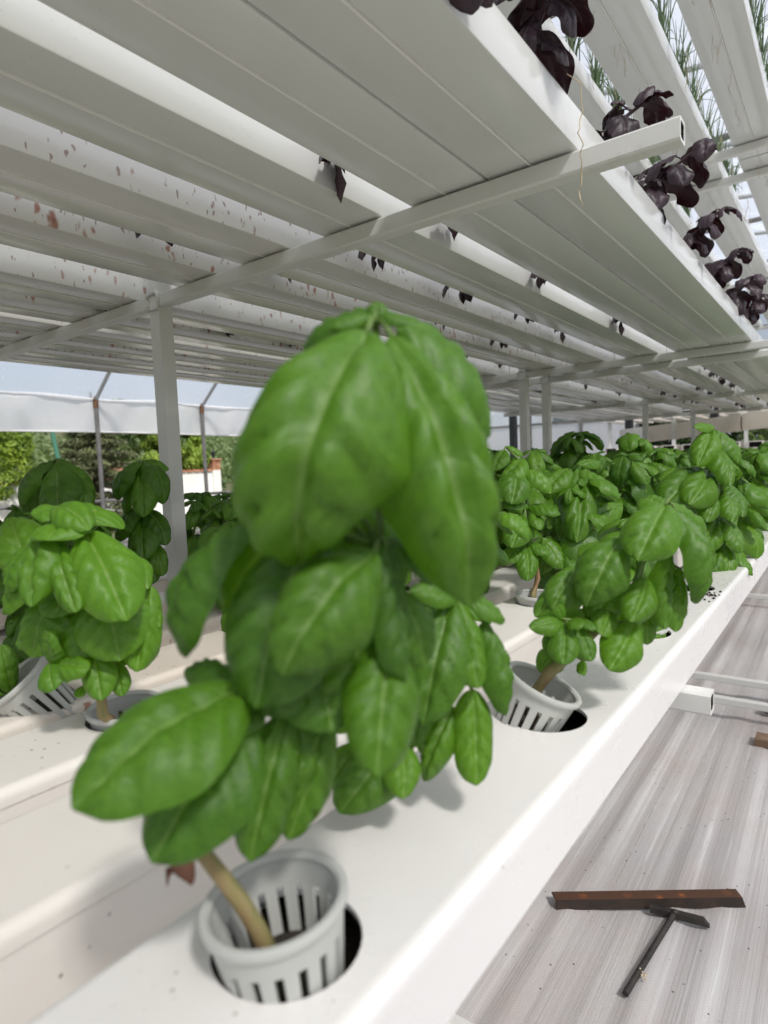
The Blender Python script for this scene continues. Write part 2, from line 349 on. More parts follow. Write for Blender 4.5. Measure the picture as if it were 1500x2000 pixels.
# floor cover: a sheet with long shallow folds
from mathutils import noise as NO
def floor_h(x, y):
    f = NO.noise((x * 2.6 + y * .03, y * .05, 0)) * .030 + NO.noise((x * 6.0 + y * .06, y * .04, 4)) * .022
    return f + .012 * abs(math.sin(x * 9.5 + .25 * y + 2 * NO.noise((x, y * .2, 7)))) + max(0, NO.noise((x * .9, y * .9, 9))) * .02
b = MB(); xs = [-24 + i * .5 for i in range(44)] + [-2.0 - .6 + i * .055 for i in range(66)] + [1.1 + i * 1.1 for i in range(10)]
ys = [-12 + i * .5 for i in range(30)] + [3 + i * .28 for i in range(58)] + [19.5 + i * 1.5 for i in range(28)]
vv = []
for y in ys:
    for x in xs:
        f = floor_h(x, y)
        vv.append((x, y, -GZ + f))
nx = len(xs)
b.add(vv, [(j*nx+i, j*nx+i+1, (j+1)*nx+i+1, (j+1)*nx+i) for j in range(len(ys)-1) for i in range(nx-1)])
tag(b.build('floor_cover', M['tarp'], smooth=True), kind='structure')

# ---------------------------------------------------------------- channel racks: centre post and hollow square arms, welded
LEVELS = [(-4.02, .25), (-1.262, -.575), (1.712, -.705), (4.69, -.45)]
TH = .118
def arm(z, x0, x1, yc, parent, name='arm'):
    b = MB(); h = TH / 2; t = .016
    prof = lambda k, cx, cz: [(-k, -k), (k, -k), (k, k), (-k, k)]
    r = .012
    def ring(x, k):
        c = k - r
        return [(x, yc + sx * c + dx, z - h + sz * c + dz) for sx, sz, dd in ((-1, -1, ((-r, 0), (0, -r))), (1, -1, ((0, -r), (r, 0))), (1, 1, ((r, 0), (0, r))), (-1, 1, ((0, r), (-r, 0)))) for dx, dz in dd]
    rings = [ring(x0 + .12, h - t), ring(x0, h - t), ring(x0, h), ring(x1, h), ring(x1, h - t), ring(x1 - .25, h - t)]
    v = [q for r_ in rings for q in r_]; f = []
    for i in range(5):
        for j in range(8): f.append((i*8+j, i*8+(j+1) % 8, (i+1)*8+(j+1) % 8, (i+1)*8+j))
    b.add(v, f); o = b.build(name, M['steel'], parent)
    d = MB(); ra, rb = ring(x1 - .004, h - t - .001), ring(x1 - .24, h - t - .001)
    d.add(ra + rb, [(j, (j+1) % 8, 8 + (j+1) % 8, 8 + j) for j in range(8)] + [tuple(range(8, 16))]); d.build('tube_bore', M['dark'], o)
    return o
FRAMES = [(-4.1, 'behind the camera'), (3.61, 'nearest'), (11.35, ''), (12.45, ''), (20.25, ''), (27.6, '')]
FL = ['white steel channel rack at the near end of the rack behind the camera', 'nearest white steel channel rack with the hollow arm end in view', 'white steel channel rack ending the first rack, nearer of the close pair',
      'white steel channel rack starting the second rack, farther of the close pair', 'white steel channel rack halfway along the second rack', 'farthest white steel channel rack at the end of the second rack']
for (yc, _), lb in zip(FRAMES, FL):
    px = -5.30 if yc == 3.61 else -5.05
    t = thing('channel_rack', V(px, yc, -GZ), lb, 'rack', 'steel racks carrying the grow channels')
    b = MB(); k = .074
    b.box((px - k, yc - k + .02, -GZ), (px + k, yc + k + .02, 4.9)); po = b.build('post', M['steel'], t)
    for (z, xr) in LEVELS:
        arm(z, -9.75, xr, yc, t)
        # weld bead round the joint
        w_ = MB(); z0 = z - TH
        pts = []
        for i in range(26):
            a = i / 25; e = rnd.uniform(-.012, .012)
            q = [(px - k - .012, yc - .066, z0 + TH * (a * 4)), (px - k + 2 * k * (a * 4 - 1), yc - .066, z + .012), (px + k + .012, yc - .066, z - TH * (a * 4 - 2)), (px + k - 2 * k * (a * 4 - 3), yc - .066, z0 - .012)][min(3, int(a * 4))]
            pts.append((q[0] + e, q[1] + e * .4, q[2] + e))
        w_.tube(pts, [rnd.uniform(.010, .022) for _ in pts], 5); w_.build('weld_bead', M['steel'], t, smooth=True)

# ---------------------------------------------------------------- grow channels
def channel_profile(x0, x1, z0, z1, r=.035, ridge=True):
    p_ = []
    def arc(cx, cz, a0, a1, rr, k=3):
        for i in range(k + 1):
            a = math.radians(a0 + (a1 - a0) * i / k); p_.append((cx + rr * math.cos(a), cz + rr * math.sin(a)))
    rb = .012
    arc(x0 + rb, z0 + rb, 180, 270, rb, 2)
    if ridge:
        c = (x0 + x1) / 2
        p_.extend([(c - .012, z0), (c - .010, z0 + .012), (c + .008, z0 + .012), (c + .010, z0)])
    arc(x1 - rb, z0 + rb, 270, 360, rb, 2)
    arc(x1 - r, z1 - r, 0, 90, r, 4); arc(x0 + r, z1 - r, 90, 180, r, 4)
    return p_
def plain_channel(x0, x1, y0, y1, z0, z1, m_, label, group):
    b = MB(); b.prism_y(channel_profile(x0, x1, z0, z1), y0, y1)
    o = b.build('grow_channel', m_, smooth='auto')
    if z0 > 0:
        c = (x0 + x1) / 2; b = MB(); b.prism_y([(c - .009, z0 + .013), (c - .006, z0 - .007), (c + .004, z0 - .007), (c + .007, z0 + .013)], y0 + .01, y1 - .01); b.build('highlight_strip', M['highlight_strip'], o)
    return tag(o, label, 'channel', group)
HR = .158
def holed_channel(x0, x1, y0, y1, z0, z1, holes, m_, label, group, seg=40, hx=0.0, hr=HR):
    t = thing('grow_channel', V((x0 + x1) / 2, (y0 + y1) / 2, z0), label, 'channel', group)
    # gutter: sides and bottom
    r = .035; zr = z1 - .055
    b = MB(); b.prism_y([(x0 + .012, z0), (x1 - .012, z0), (x1, z0 + .012), (x1, zr), (x1 - .02, zr), (x1 - .02, z0 + .02), (x0 + .02, z0 + .02), (x0 + .02, zr), (x0, zr), (x0, z0 + .012)], y0, y1)
    b.build('gutter', m_, t)
    # lid: rounded edges and a top sheet with real round openings
    b = MB(); e = .004
    edge = []
    for i in range(7):
        a = math.radians(90 * i / 6); edge.append((r * math.cos(a), r * math.sin(a)))
    R_ = [(x1 + e, zr - .004)] + [(x1 + e - r + c, z1 - r + s_) for c, s_ in edge]
    L_ = [(x0 - e, zr - .004)] + [(x0 - e + r - c, z1 - r + s_) for c, s_ in edge]
    for P_ in (R_, L_):
        v = [(x, y0, z) for x, z in P_] + [(x, y1, z) for x, z in P_]; k = len(P_)
        b.add(v, [(i, i + 1, k + i + 1, k + i) for i in range(k - 1)])
    fx0, fx1 = x0 - e + r, x1 + e - r; cw = (fx1 - fx0) / 2; cx = (fx0 + fx1) / 2
    ycur = y0
    for hy in sorted(h for h in holes if y0 + cw < h < y1 - cw):
        b.add([(fx0, ycur, z1), (fx1, ycur, z1), (fx1, hy - cw, z1), (fx0, hy - cw, z1)], [(0, 1, 2, 3)])
        inner, low, outer = [], [], []
        for i in range(seg):
            a = 2 * math.pi * i / seg; c, s_ = math.cos(a), math.sin(a); k = 1 / max(abs(c), abs(s_))
            inner.append((cx + hx + hr * c, hy + hr * s_, z1)); low.append((cx + hx + hr * c, hy + hr * s_, z1 - .014)); outer.append((cx + cw * c * k, hy + cw * s_ * k, z1))
        f = []
        for i in range(seg):
            j = (i + 1) % seg; f += [(i, j, seg + j, seg + i), (seg + i, seg + j, 2*seg + j, 2*seg + i)]
        b.add(outer + inner + low, f); ycur = hy + cw
    b.add([(fx0, ycur, z1), (fx1, ycur, z1), (fx1, y1, z1), (fx0, y1, z1)], [(0, 1, 2, 3)])
    b.build('lid', m_, t, smooth='auto')
    b = MB(); b.box((x0 + .022, y0 + .02, z1 - .20), (x1 - .022, y1 - .02, z1 - .13)); b.build('hole_shade', M['soil'], t)  # dark block added inside to put shade behind the holes
    return t
T1 = (-4.9, 11.88); T2 = (11.93, 28.2)
LOWER = [(-1.228, -.708), (-2.01, -1.507), (-2.662, -2.20), (-3.25, -2.775), (-4.02, -3.53), (-4.78, -4.29), (-5.85, -5.36), (-6.62, -6.13), (-7.39, -6.90), (-8.16, -7.67), (-8.93, -8.44), (-9.7, -9.21)]
WORD = ['aisle-side', 'second', 'third', 'fourth', 'fifth', 'sixth', 'seventh', 'eighth', 'ninth', 'tenth', 'eleventh', 'twelfth']
HOLES = {0: [-2.0, -.58,   .865, 2.27, 3.68, 5.10, 6.52, 7.94, 9.36, 10.78], 1: [-1.5, -.1, 1.32, 2.72, 4.12, 5.52, 6.92, 8.32, 9.72, 11.12],
         2: [-1.4, .0, 1.37, 2.77, 4.17, 5.57, 6.97, 8.37, 9.77, 11.17], 3: [-1.6, -.2, 1.27, 2.67, 4.07, 5.47, 6.87, 8.27, 9.67, 11.07]}
for i, (x0, x1) in enumerate(LOWER):
    mm = M['pvc_lower'] if i == 0 else M['pvc_lower2'] if i < 3 else M['pvc_lower3']
    hs = HOLES.get(i, [-1.2 + 1.4 * k + .1 * (i % 3) for k in range(9)])
    lb = '%s white plastic grow channel of the lower tier on the near rack' % WORD[i]
    if i < 6: holed_channel(x0, x1, T1[0], T1[1], -1.26, -1.0, hs, mm, lb, 'lower tier grow channels', hx=.014 if i == 0 else 0, hr=.161 if i == 0 else HR)
    else: plain_channel(x0, x1, T1[0], T1[1], -1.26, -1.0, mm, lb, 'lower tier grow channels')
    plain_channel(x0, x1, T2[0], T2[1], -1.26, -1.0, mm, '%s white grow channel of the lower tier on the far rack' % WORD[i], 'lower tier grow channels')
UPPER = [(-1.795, -1.235), (-2.37, -1.809), (-3.16, -2.60), (-4.075, -3.50), (-4.965, -4.40), (-6.17, -5.60), (-6.92, -6.36), (-7.66, -7.10), (-8.38, -7.83), (-9.08, -8.54), (-9.72, -9.18)]
for i, (x0, x1) in enumerate(UPPER):
    mm = M['pvc_up'] if i < 3 else M['pvc_up_spots'] if i == 3 else M['pvc_up_heavy']
    if i == 2: mm = M['pvc_up_spots'] if False else M['pvc_up']
    for (y0, y1), w_ in ((T1, 'near'), (T2, 'far')):
        plain_channel(x0, x1, y0, y1, 1.726, 1.975, mm, '%s cream grow channel of the tier overhead on the %s rack%s' % (WORD[i], w_, ', rust spotted' if i >= 3 else ''), 'overhead tier grow channels')
TOP = [(-1.50, -.94), (-2.46, -1.79), (-3.32, -2.74), (-4.2, -3.62), (-5.9, -5.3), (-6.8, -6.2), (-7.7, -7.1), (-8.6, -8.0), (-9.5, -8.9)]
for i, (x0, x1) in enumerate(TOP):
    for (y0, y1), w_ in ((T1, 'near'), (T2, 'far')):
        plain_channel(x0, x1, y0, y1, 4.706, 4.95, M['pvc_up'], '%s grey-white grow channel of the highest tier on the %s rack' % (WORD[i], w_), 'highest tier grow channels')

# ---------------------------------------------------------------- leaves
def leaf_mesh(name, bend, cup, seed, nu, nv, quilt, ruffle, material, half=.33):
    r = random.Random(seed); ph = r.uniform(0, 6); tw = r.uniform(-.35, .35); side = r.uniform(-.10, .10)
    cy, cz, ang = 0.0, 0.0, bend * .5
    cent = []; us = [i / nu for i in range(nu + 1)]
    for i, s in enumerate(us):
        cent.append((cy, cz, ang))
        ds = 1 / nu; ang = bend * .5 - bend * ((s + ds) ** 1.4)
        cy += math.cos(ang) * ds; cz += math.sin(ang) * ds
    nrmw = (.511 ** .46) * (.489 ** .44); vs, uv = [], []
    for s, (y, z, a) in zip(us, cent):
        ss = min(max(s, .0005), .9995)
        wd = half * (ss ** .46) * ((1 - ss) ** .44) / nrmw * (1 + .05 * math.sin(9 * s + ph))
        wd = max(wd, .006)
        n_ = (-math.sin(a), math.cos(a)); tg = (math.cos(a), math.sin(a))
        for j in range(nv + 1):
            t = -1 + 2 * j / nv; at = abs(t)
            cc = cup * (1.05 - .08 * s); phi = cc * t
            x = wd * math.sin(phi) / cc; dr = -wd * (1 - math.cos(phi)) / cc
            q = 5.2 * (s - .34 * at ** .8)
            bul = quilt * wd * (abs(math.sin(math.pi * q)) ** .55 - .6) * math.sin(math.pi * min(1, at * 1.02)) ** .7 * 1.3
            bul -= quilt * wd * 1.2 * math.exp(-(t / .10) ** 2)
            bul += ruffle * wd * at * at * math.sin(11 * s + ph + (2 if t > 0 else 0))
            bul += quilt * .55 * wd * NO.noise((s * 4.2 + seed, t * 1.7, seed * .37)) * (1 - at ** 3)
            d = dr + bul; x2 = x + side * s * s; roll = tw * s * x
            d += roll
            vs.append((x2, y + n_[0] * d, z + n_[1] * d)); uv.append((s, (t + 1) / 2))
    k = nv + 1
    fs = [(i*k+j, i*k+j+1, (i+1)*k+j+1, (i+1)*k+j) for i in range(nu) for j in range(nv)]
    me = raw(name, vs, fs, material, True, uv)
    me['tip'] = (side, cy, cz)
    return dict(me=me, tip=Vector((side, cent[-1][0], cent[-1][1])), half=half, bend=bend, v=vs, f=fs, uv=uv)
BENDS = (.35, .7, 1.05, 1.4, 1.9, 2.5)
def family(matl, prefix, quilt, ruf, half=.35, cup0=1.08, res=((30, 16), (14, 8), (7, 4))):
    out = {}
    for lod, (nu, nv) in enumerate(res):
        out[lod] = {b_: [leaf_mesh(prefix, b_, cup0 + .2 * k, 17 * k + int(b_ * 10) + lod, nu, nv, quilt, ruf, matl, half) for k in range(3)] for b_ in BENDS}
    return out
FAM = {'green': family(M['leaf'], 'basil_leaf_blade', .165, .035), 'lime': family(M['leaf_lime'], 'young_basil_leaf_blade', .17, .05),
       'purple': family(M['purple'], 'purple_leaf_blade', .12, .24, .27, .60)}
def pick(fam, lod, bend, r):
    b_ = min(BENDS, key=lambda q: abs(q - bend)); return r.choice(FAM[fam][lod][b_])
def chord_matrix(lf, base, tip, n, width):
    """base, tip in metres; places the leaf so that its ends fall on the two points"""
    c = lf['tip'].normalized(); X = Vector((1, 0, 0)); X = (X - c * X.dot(c)).normalized(); nl = X.cross(c)
    Cc = tip - base; L = Cc.length; Cc = Cc.normalized(); Nn = Vector(n); Nn = Nn - Cc * Nn.dot(Cc)
    if Nn.length < .05: Nn = Vector((0, 0, 1)) - Cc * Cc.z
    Nn.normalize(); Xt = Cc.cross(Nn)
    s = L / lf['tip'].length; sx = width / (2 * lf['half'] * .80)
    A = Matrix((X, c, nl))           # rows = local frame -> coords in frame
    B = Matrix((Xt * sx, Cc * s, Nn * s)).transposed()
    m = (B @ A).to_4x4(); m.translation = base; return m
def frame_matrix(base, tang, up, L, wf):
    Y = tang.normalized(); Z = up - Y * up.dot(Y); Z.normalize(); X = Y.cross(Z)
    m = Matrix((X * L * wf, Y * L, Z * L)).transposed().to_4x4(); m.translation = base; return m

def emit(name, base, items, tubes, label, cat, group, stem_m, stem_seg=8, extra=None):
    """items: (leaf, matrix in metres from the base); tubes: (points, radii) in metres from the base"""
    t = thing(name, base, label, cat, group)
    tone = .35 + .42 * (random.Random(label).random() - .5)
    b = MB()
    for pts, rad in tubes: b.tube(pts, rad, stem_seg)
    me = raw('stem', b.v, b.f, stem_m, True); link('stem', me, t)
    for lf, m in items:
        o = bpy.data.objects.new('leaf', lf['me']); C.objects.link(o); o.parent = t; o.matrix_basis = m; o.color = (tone, tone, tone, 1)
    return t
def joined_mesh(name, items, tubes, leaf_m, stem_m):
    v, f, uv, mi = [], [], [], []
    for lf, m in items:
        k = len(v); v += [m @ Vector(q) for q in lf['v']]; f += [tuple(i + k for i in q) for q in lf['f']]; uv += lf['uv']; mi += [0] * len(lf['f'])
    b = MB()
    for pts, rad in tubes: b.tube(pts, rad, 5)
    k = len(v); v += b.v; f += [tuple(i + k for i in q) for q in b.f]; uv += [(.5, .5)] * len(b.v); mi += [1] * len(b.f)
    me = raw(name, v, f, leaf_m, True, uv); me.materials.append(stem_m); me.polygons.foreach_set('material_index', mi); return me

def grow(H, lean, seed, nodes, Lmax, lod, fam='green', axil=.85, droop=1.0, tipn=3, drp=.70):
    """procedural basil: opposite leaves crossing at each node, arched and drooping. metres from the base"""
    r = random.Random(seed); items, tubes = [], []
    lx, ly = lean
    def sp(t): return Vector((lx * max(t, 0) ** 1.6 * S + .006 * math.sin(5 * t + seed), ly * max(t, 0) ** 1.6 * S + .006 * math.sin(4 * t + seed * 2), H * t * S))
    tubes.append(([sp(-.12)] + [sp(i / 8) for i in range(9)], [.0042] + [.0042 - .0024 * i / 8 for i in range(9)]))
    a0 = r.uniform(0, 6.3)
    def put(base, az, el, L, bend, wf, petiole=.2):
        d = Vector((math.cos(az) * math.cos(el), math.sin(az) * math.cos(el), math.sin(el)))
        pb = base + d * L * petiole
        if petiole: tubes.append(([base, base + d * L * petiole * .55 + Vector((0, 0, .08 * L * petiole)), pb], [.0014, .0011, .0009]))
        lf = pick(fam, lod, bend, r)
        # tilt the starting tangent: the mesh itself starts half its bend above the chord
        el2 = el - bend * .5 * droop - drp + r.uniform(-.25, .25)
        d2 = Vector((math.cos(az) * math.cos(el2), math.sin(az) * math.cos(el2), math.sin(el2)))
        up = Vector((-math.cos(az) * math.sin(el2), -math.sin(az) * math.sin(el2), math.cos(el2)))
        side = d2.cross(up); up = up + side * r.uniform(-.35, .35)
        items.append((lf, frame_matrix(pb, d2, up, L, wf)))
    for i in range(nodes):
        t = .20 + .76 * i / max(1, nodes - 1); az = a0 + i * math.pi / 2 + r.uniform(-.3, .3); b0 = sp(t)
        k = 1.0 if t < .72 else 1.0 - 1.1 * (t - .72); k *= .78 if i == 0 else 1
        for sgn in (0, math.pi):
            L = Lmax * S * k * r.uniform(.78, 1.12)
            put(b0, az + sgn + r.uniform(-.2, .2), r.uniform(.1, .6) + .25 * t, L, r.uniform(1.3, 2.1), r.uniform(1.05, 1.4))
            if r.random() < axil and t < .9:
                ax = az + sgn + r.uniform(-.4, .4); ln = Lmax * S * r.uniform(.22, .48)
                d = Vector((math.cos(ax) * .75, math.sin(ax) * .75, .65)).normalized(); tipb = b0 + d * ln
                tubes.append(([b0, b0 + d * ln * .5, tipb], [.0016, .0013, .001]))
                for q in range(4 if r.random() < .6 else 2):
                    put(tipb, ax + q * math.pi / 2 + r.uniform(-.3, .3), r.uniform(.2, .8), Lmax * S * r.uniform(.32, .62), r.uniform(.9, 1.7), r.uniform(.85, 1.1), .06)
    top = sp(1.0)
    for q in range(tipn * 2):
        put(top, a0 + nodes * math.pi / 2 + q * math.pi / 2 + r.uniform(-.25, .25), .35 + .18 * q, Lmax * S * (.46 - .055 * q), r.uniform(.6, 1.3), .95, .03)
    return items, tubes

# ---------------------------------------------------------------- net pots
def net_pot(loc, tilt_axis, tilt, label, twist=0.0, lift=0.0, fine=True, soil=True):
    """loc = centre of the rim in working units"""
    t = thing('net_pot', V(*loc), label, 'net pot', 'grey net pots set in the lower channels')
    ro, ri, rb, H = .154, .145, .104, .285; seg = 72 if fine else 36; ns = 18 if fine else 12
    rot = Matrix.Rotation(tilt, 3, Vector(tilt_axis).normalized()) @ Matrix.Rotation(twist, 3, 'Z')
    base = Vector(loc)
    def lathe(prof, name, m_, smooth=True):
        b = MB(); v, f = [], []
        for r_, z in prof:
            for j in range(seg):
                a = 2 * math.pi * j / seg; v.append(base + rot @ Vector((r_ * math.cos(a), r_ * math.sin(a), z)))
        k = len(prof)
        for i in range(k - 1):
            for j in range(seg):
                q = (j + 1) % seg; f.append((i*seg+j, i*seg+q, (i+1)*seg+q, (i+1)*seg+j))
        b.add(v, f); o = b.build(name, m_, t, smooth='auto' if smooth else False); return o
    rr = lambda z: ri + (rb - ri) * (-z / H)
    lathe([(ri - .013, -.004), (ri - .006, .004), (ro - .004, .005), (ro, -.002), (ro - .002, -.016), (ri + .004, -.020), (ri - .001, -.020), (ri - .012, -.018), (ri - .013, -.004)], 'rim', M['pot'])
    lathe([(rr(-.02), -.016), (rr(-.068), -.068), (rr(-.068) - .008, -.068), (rr(-.02) - .010, -.016)], 'collar', M['pot'])
    # slatted wall
    for k in range(ns):
        b = MB(); v, f = [], []; half = math.pi / ns * .62
        zs = [-.064, -.13, -.22, -H + .01]
        for z in zs:
            r_ = rr(z)
            for a in (k * 2 * math.pi / ns - half, k * 2 * math.pi / ns, k * 2 * math.pi / ns + half):
                for q in (r_, r_ - .009): v.append(base + rot @ Vector((q * math.cos(a), q * math.sin(a), z)))
        for i in range(3):
            o = i * 6
            f += [(o, o+2, o+8, o+6), (o+2, o+4, o+10, o+8), (o+3, o+1, o+7, o+9), (o+5, o+3, o+9, o+11), (o+1, o, o+6, o+7), (o+4, o+5, o+11, o+10)]
        b.add(v, f); b.build('slat', M['pot'], t)
    lathe([(rb + .002, -H + .014), (rb + .001, -H), (.0, -H), (0, -H + .012), (rb - .006, -H + .014)], 'base', M['pot'], False)
    if soil: lathe([(rr(-.27) - .012, -.272), (rr(-.165) - .012, -.165), (.07, -.15), (.04, -.16), (0, -.145)], 'substrate', M['soil'])
    return t

# ---------------------------------------------------------------- measured leaves: base, tip, facing, width, bend (working units)
HERO_LEAVES = [
    ((-0.748, 0.966, 0.265), (-0.832, 0.826, -0.175), (0.45, -0.82, 0.36), 0.297, 2.30),
    ((-0.723, 1.010, 0.260), (-0.572, 1.001, -0.268), (0.83, -0.52, 0.20), 0.245, 1.40),
    ((-0.762, 1.086, 0.313), (-0.664, 1.287, 0.058), (0.68, -0.07, 0.73), 0.238, 1.30),
    ((-0.776, 1.039, 0.320), (-0.962, 1.006, 0.267), (0.04, -0.43, 0.90), 0.182, 1.20),
    ((-0.774, 1.027, 0.311), (-0.823, 0.936, 0.277), (0.16, -0.44, 0.89), 0.069, 0.70),
    ((-0.766, 1.033, 0.313), (-0.695, 1.033, 0.279), (0.43, -0.23, 0.87), 0.057, 0.70),
    ((-0.766, 1.019, 0.295), (-0.770, 1.032, 0.336), (0.53, -0.68, 0.51), 0.044, 0.30),
    ((-1.020, 0.892, -0.101), (-1.065, 0.734, -0.366), (-0.51, -0.73, 0.46), 0.161, 1.90),
    ((-0.872, 0.901, -0.125), (-0.882, 0.753, -0.440), (0.25, -0.92, 0.30), 0.268, 1.00),
    ((-0.742, 0.958, -0.162), (-0.801, 0.745, -0.360), (0.46, -0.73, 0.51), 0.214, 1.90),
    ((-0.738, 0.987, -0.150), (-0.684, 0.954, -0.412), (0.99, 0.01, 0.11), 0.112, 0.50),
    ((-0.734, 0.986, -0.336), (-0.689, 0.861, -0.563), (0.66, -0.70, 0.26), 0.165, 0.80),
    ((-0.758, 0.997, -0.152), (-0.679, 1.173, -0.249), (0.47, -0.22, 0.86), 0.109, 0.90),
    ((-0.964, 0.793, -0.419), (-1.016, 0.468, -0.538), (0.17, -0.68, 0.71), 0.250, 1.05),
    ((-0.966, 0.810, -0.488), (-0.982, 0.581, -0.681), (0.36, -0.76, 0.54), 0.207, 0.90),
    ((-0.915, 0.861, -0.490), (-0.917, 0.749, -0.750), (0.65, -0.66, 0.38), 0.142, 0.70),
    ((-0.868, 0.932, -0.515), (-0.919, 0.846, -0.756), (0.87, -0.42, 0.26), 0.119, 0.60),
    ((-1.006, 0.835, -0.439), (-1.177, 0.807, -0.432), (0.01, -0.26, 0.97), 0.074, 1.50),
    ((-0.874, 0.900, -0.398), (-0.882, 0.778, -0.439), (0.51, -0.64, 0.57), 0.124, 0.80),
    ((-0.873, 0.914, -0.391), (-0.806, 0.878, -0.514), (0.69, -0.59, 0.42), 0.173, 0.90),
    ((-0.801, 0.966, -0.277), (-0.781, 0.910, -0.510), (0.64, -0.68, 0.35), 0.196, 0.80),
    ((-0.873, 0.965, -0.099), (-0.911, 0.872, -0.269), (0.38, -0.77, 0.51), 0.177, 1.00),
    ((-0.843, 1.014, -0.092), (-0.743, 1.049, -0.255), (0.72, -0.46, 0.51), 0.157, 1.00),
    ((-0.988, 0.927, -0.131), (-1.058, 0.834, -0.298), (0.07, -0.84, 0.54), 0.184, 1.20),
    ((-0.891, 0.906, -0.338), (-0.911, 0.802, -0.479), (0.40, -0.81, 0.44), 0.150, 1.20),
    ((-0.740, 1.027, -0.251), (-0.685, 1.029, -0.404), (0.89, -0.32, 0.34), 0.117, 0.90),
    ((-0.937, 0.882, -0.490), (-0.880, 0.873, -0.647), (0.72, -0.59, 0.37), 0.130, 0.90),
    ((-0.962, 0.829, -0.461), (-0.951, 0.745, -0.507), (0.42, -0.67, 0.61), 0.080, 1.00),
]
HERO_STEM = [(-0.954, 0.791, -0.937), (-0.982, 0.770, -0.868), (-1.031, 0.725, -0.760), (-1.014, 0.759, -0.656), (-0.986, 0.820, -0.490), (-0.889, 0.917, -0.372), (-0.774, 1.008, -0.165), (-0.779, 1.038, 0.056), (-0.772, 1.026, 0.291)]
SECOND_LEAVES = [
    ((-0.896, 1.487, -0.380), (-0.884, 1.307, -0.672), (0.32, -0.84, 0.43), 0.173, 0.90),
    ((-0.884, 1.496, -0.378), (-0.787, 1.437, -0.599), (0.66, -0.53, 0.53), 0.140, 0.80),
    ((-0.834, 1.565, -0.446), (-0.767, 1.542, -0.709), (0.91, -0.03, 0.41), 0.123, 0.90),
    ((-0.849, 1.512, -0.634), (-0.808, 1.446, -0.878), (0.65, -0.69, 0.31), 0.135, 0.50),
    ((-0.902, 1.493, -0.690), (-0.953, 1.399, -0.883), (0.17, -0.90, 0.39), 0.109, 1.30),
    ((-0.874, 1.493, -0.369), (-0.949, 1.364, -0.337), (0.23, -0.39, 0.89), 0.091, 1.00),
    ((-0.872, 1.518, -0.373), (-0.787, 1.600, -0.448), (0.39, -0.17, 0.90), 0.109, 1.20),
    ((-0.895, 1.502, -0.365), (-0.984, 1.551, -0.328), (0.26, -0.28, 0.92), 0.089, 0.80),
    ((-1.012, 1.354, -0.754), (-1.078, 1.189, -0.918), (0.36, -0.76, 0.54), 0.175, 1.10),
    ((-0.989, 1.346, -0.746), (-0.919, 1.263, -0.862), (0.66, -0.53, 0.53), 0.124, 1.00),
    ((-0.991, 1.408, -0.606), (-0.944, 1.354, -0.767), (0.64, -0.68, 0.35), 0.114, 0.80),
    ((-1.106, 1.314, -0.686), (-1.148, 1.230, -0.710), (0.23, -0.57, 0.79), 0.086, 0.80),
    ((-1.001, 1.478, -0.583), (-1.083, 1.376, -0.749), (0.40, -0.81, 0.44), 0.164, 0.80),
    ((-1.083, 1.372, -0.793), (-1.091, 1.267, -0.783), (0.23, -0.57, 0.79), 0.072, 0.80),
    ((-0.975, 1.554, -0.506), (-0.907, 1.642, -0.662), (0.69, -0.59, 0.42), 0.155, 0.80),
    ((-0.974, 1.509, -0.742), (-0.940, 1.474, -0.859), (0.55, -0.71, 0.44), 0.120, 0.80),
    ((-0.991, 1.501, -0.404), (-1.015, 1.394, -0.561), (0.27, -0.80, 0.54), 0.147, 1.20),
    ((-0.941, 1.557, -0.487), (-0.918, 1.506, -0.683), (0.62, -0.65, 0.43), 0.135, 0.90),
    ((-1.025, 1.425, -0.693), (-1.058, 1.336, -0.847), (0.36, -0.76, 0.54), 0.132, 1.20),
    ((-1.118, 1.322, -0.782), (-1.146, 1.216, -0.879), (0.22, -0.74, 0.64), 0.115, 1.20),
    ((-1.069, 1.306, -0.808), (-1.002, 1.248, -0.894), (0.59, -0.60, 0.54), 0.098, 1.00),
]
SECOND_STEM = [(-1.351, 1.342, -0.978), (-1.217, 1.388, -0.896), (-1.059, 1.417, -0.774), (-0.976, 1.486, -0.703), (-0.913, 1.520, -0.565), (-0.897, 1.512, -0.382)]
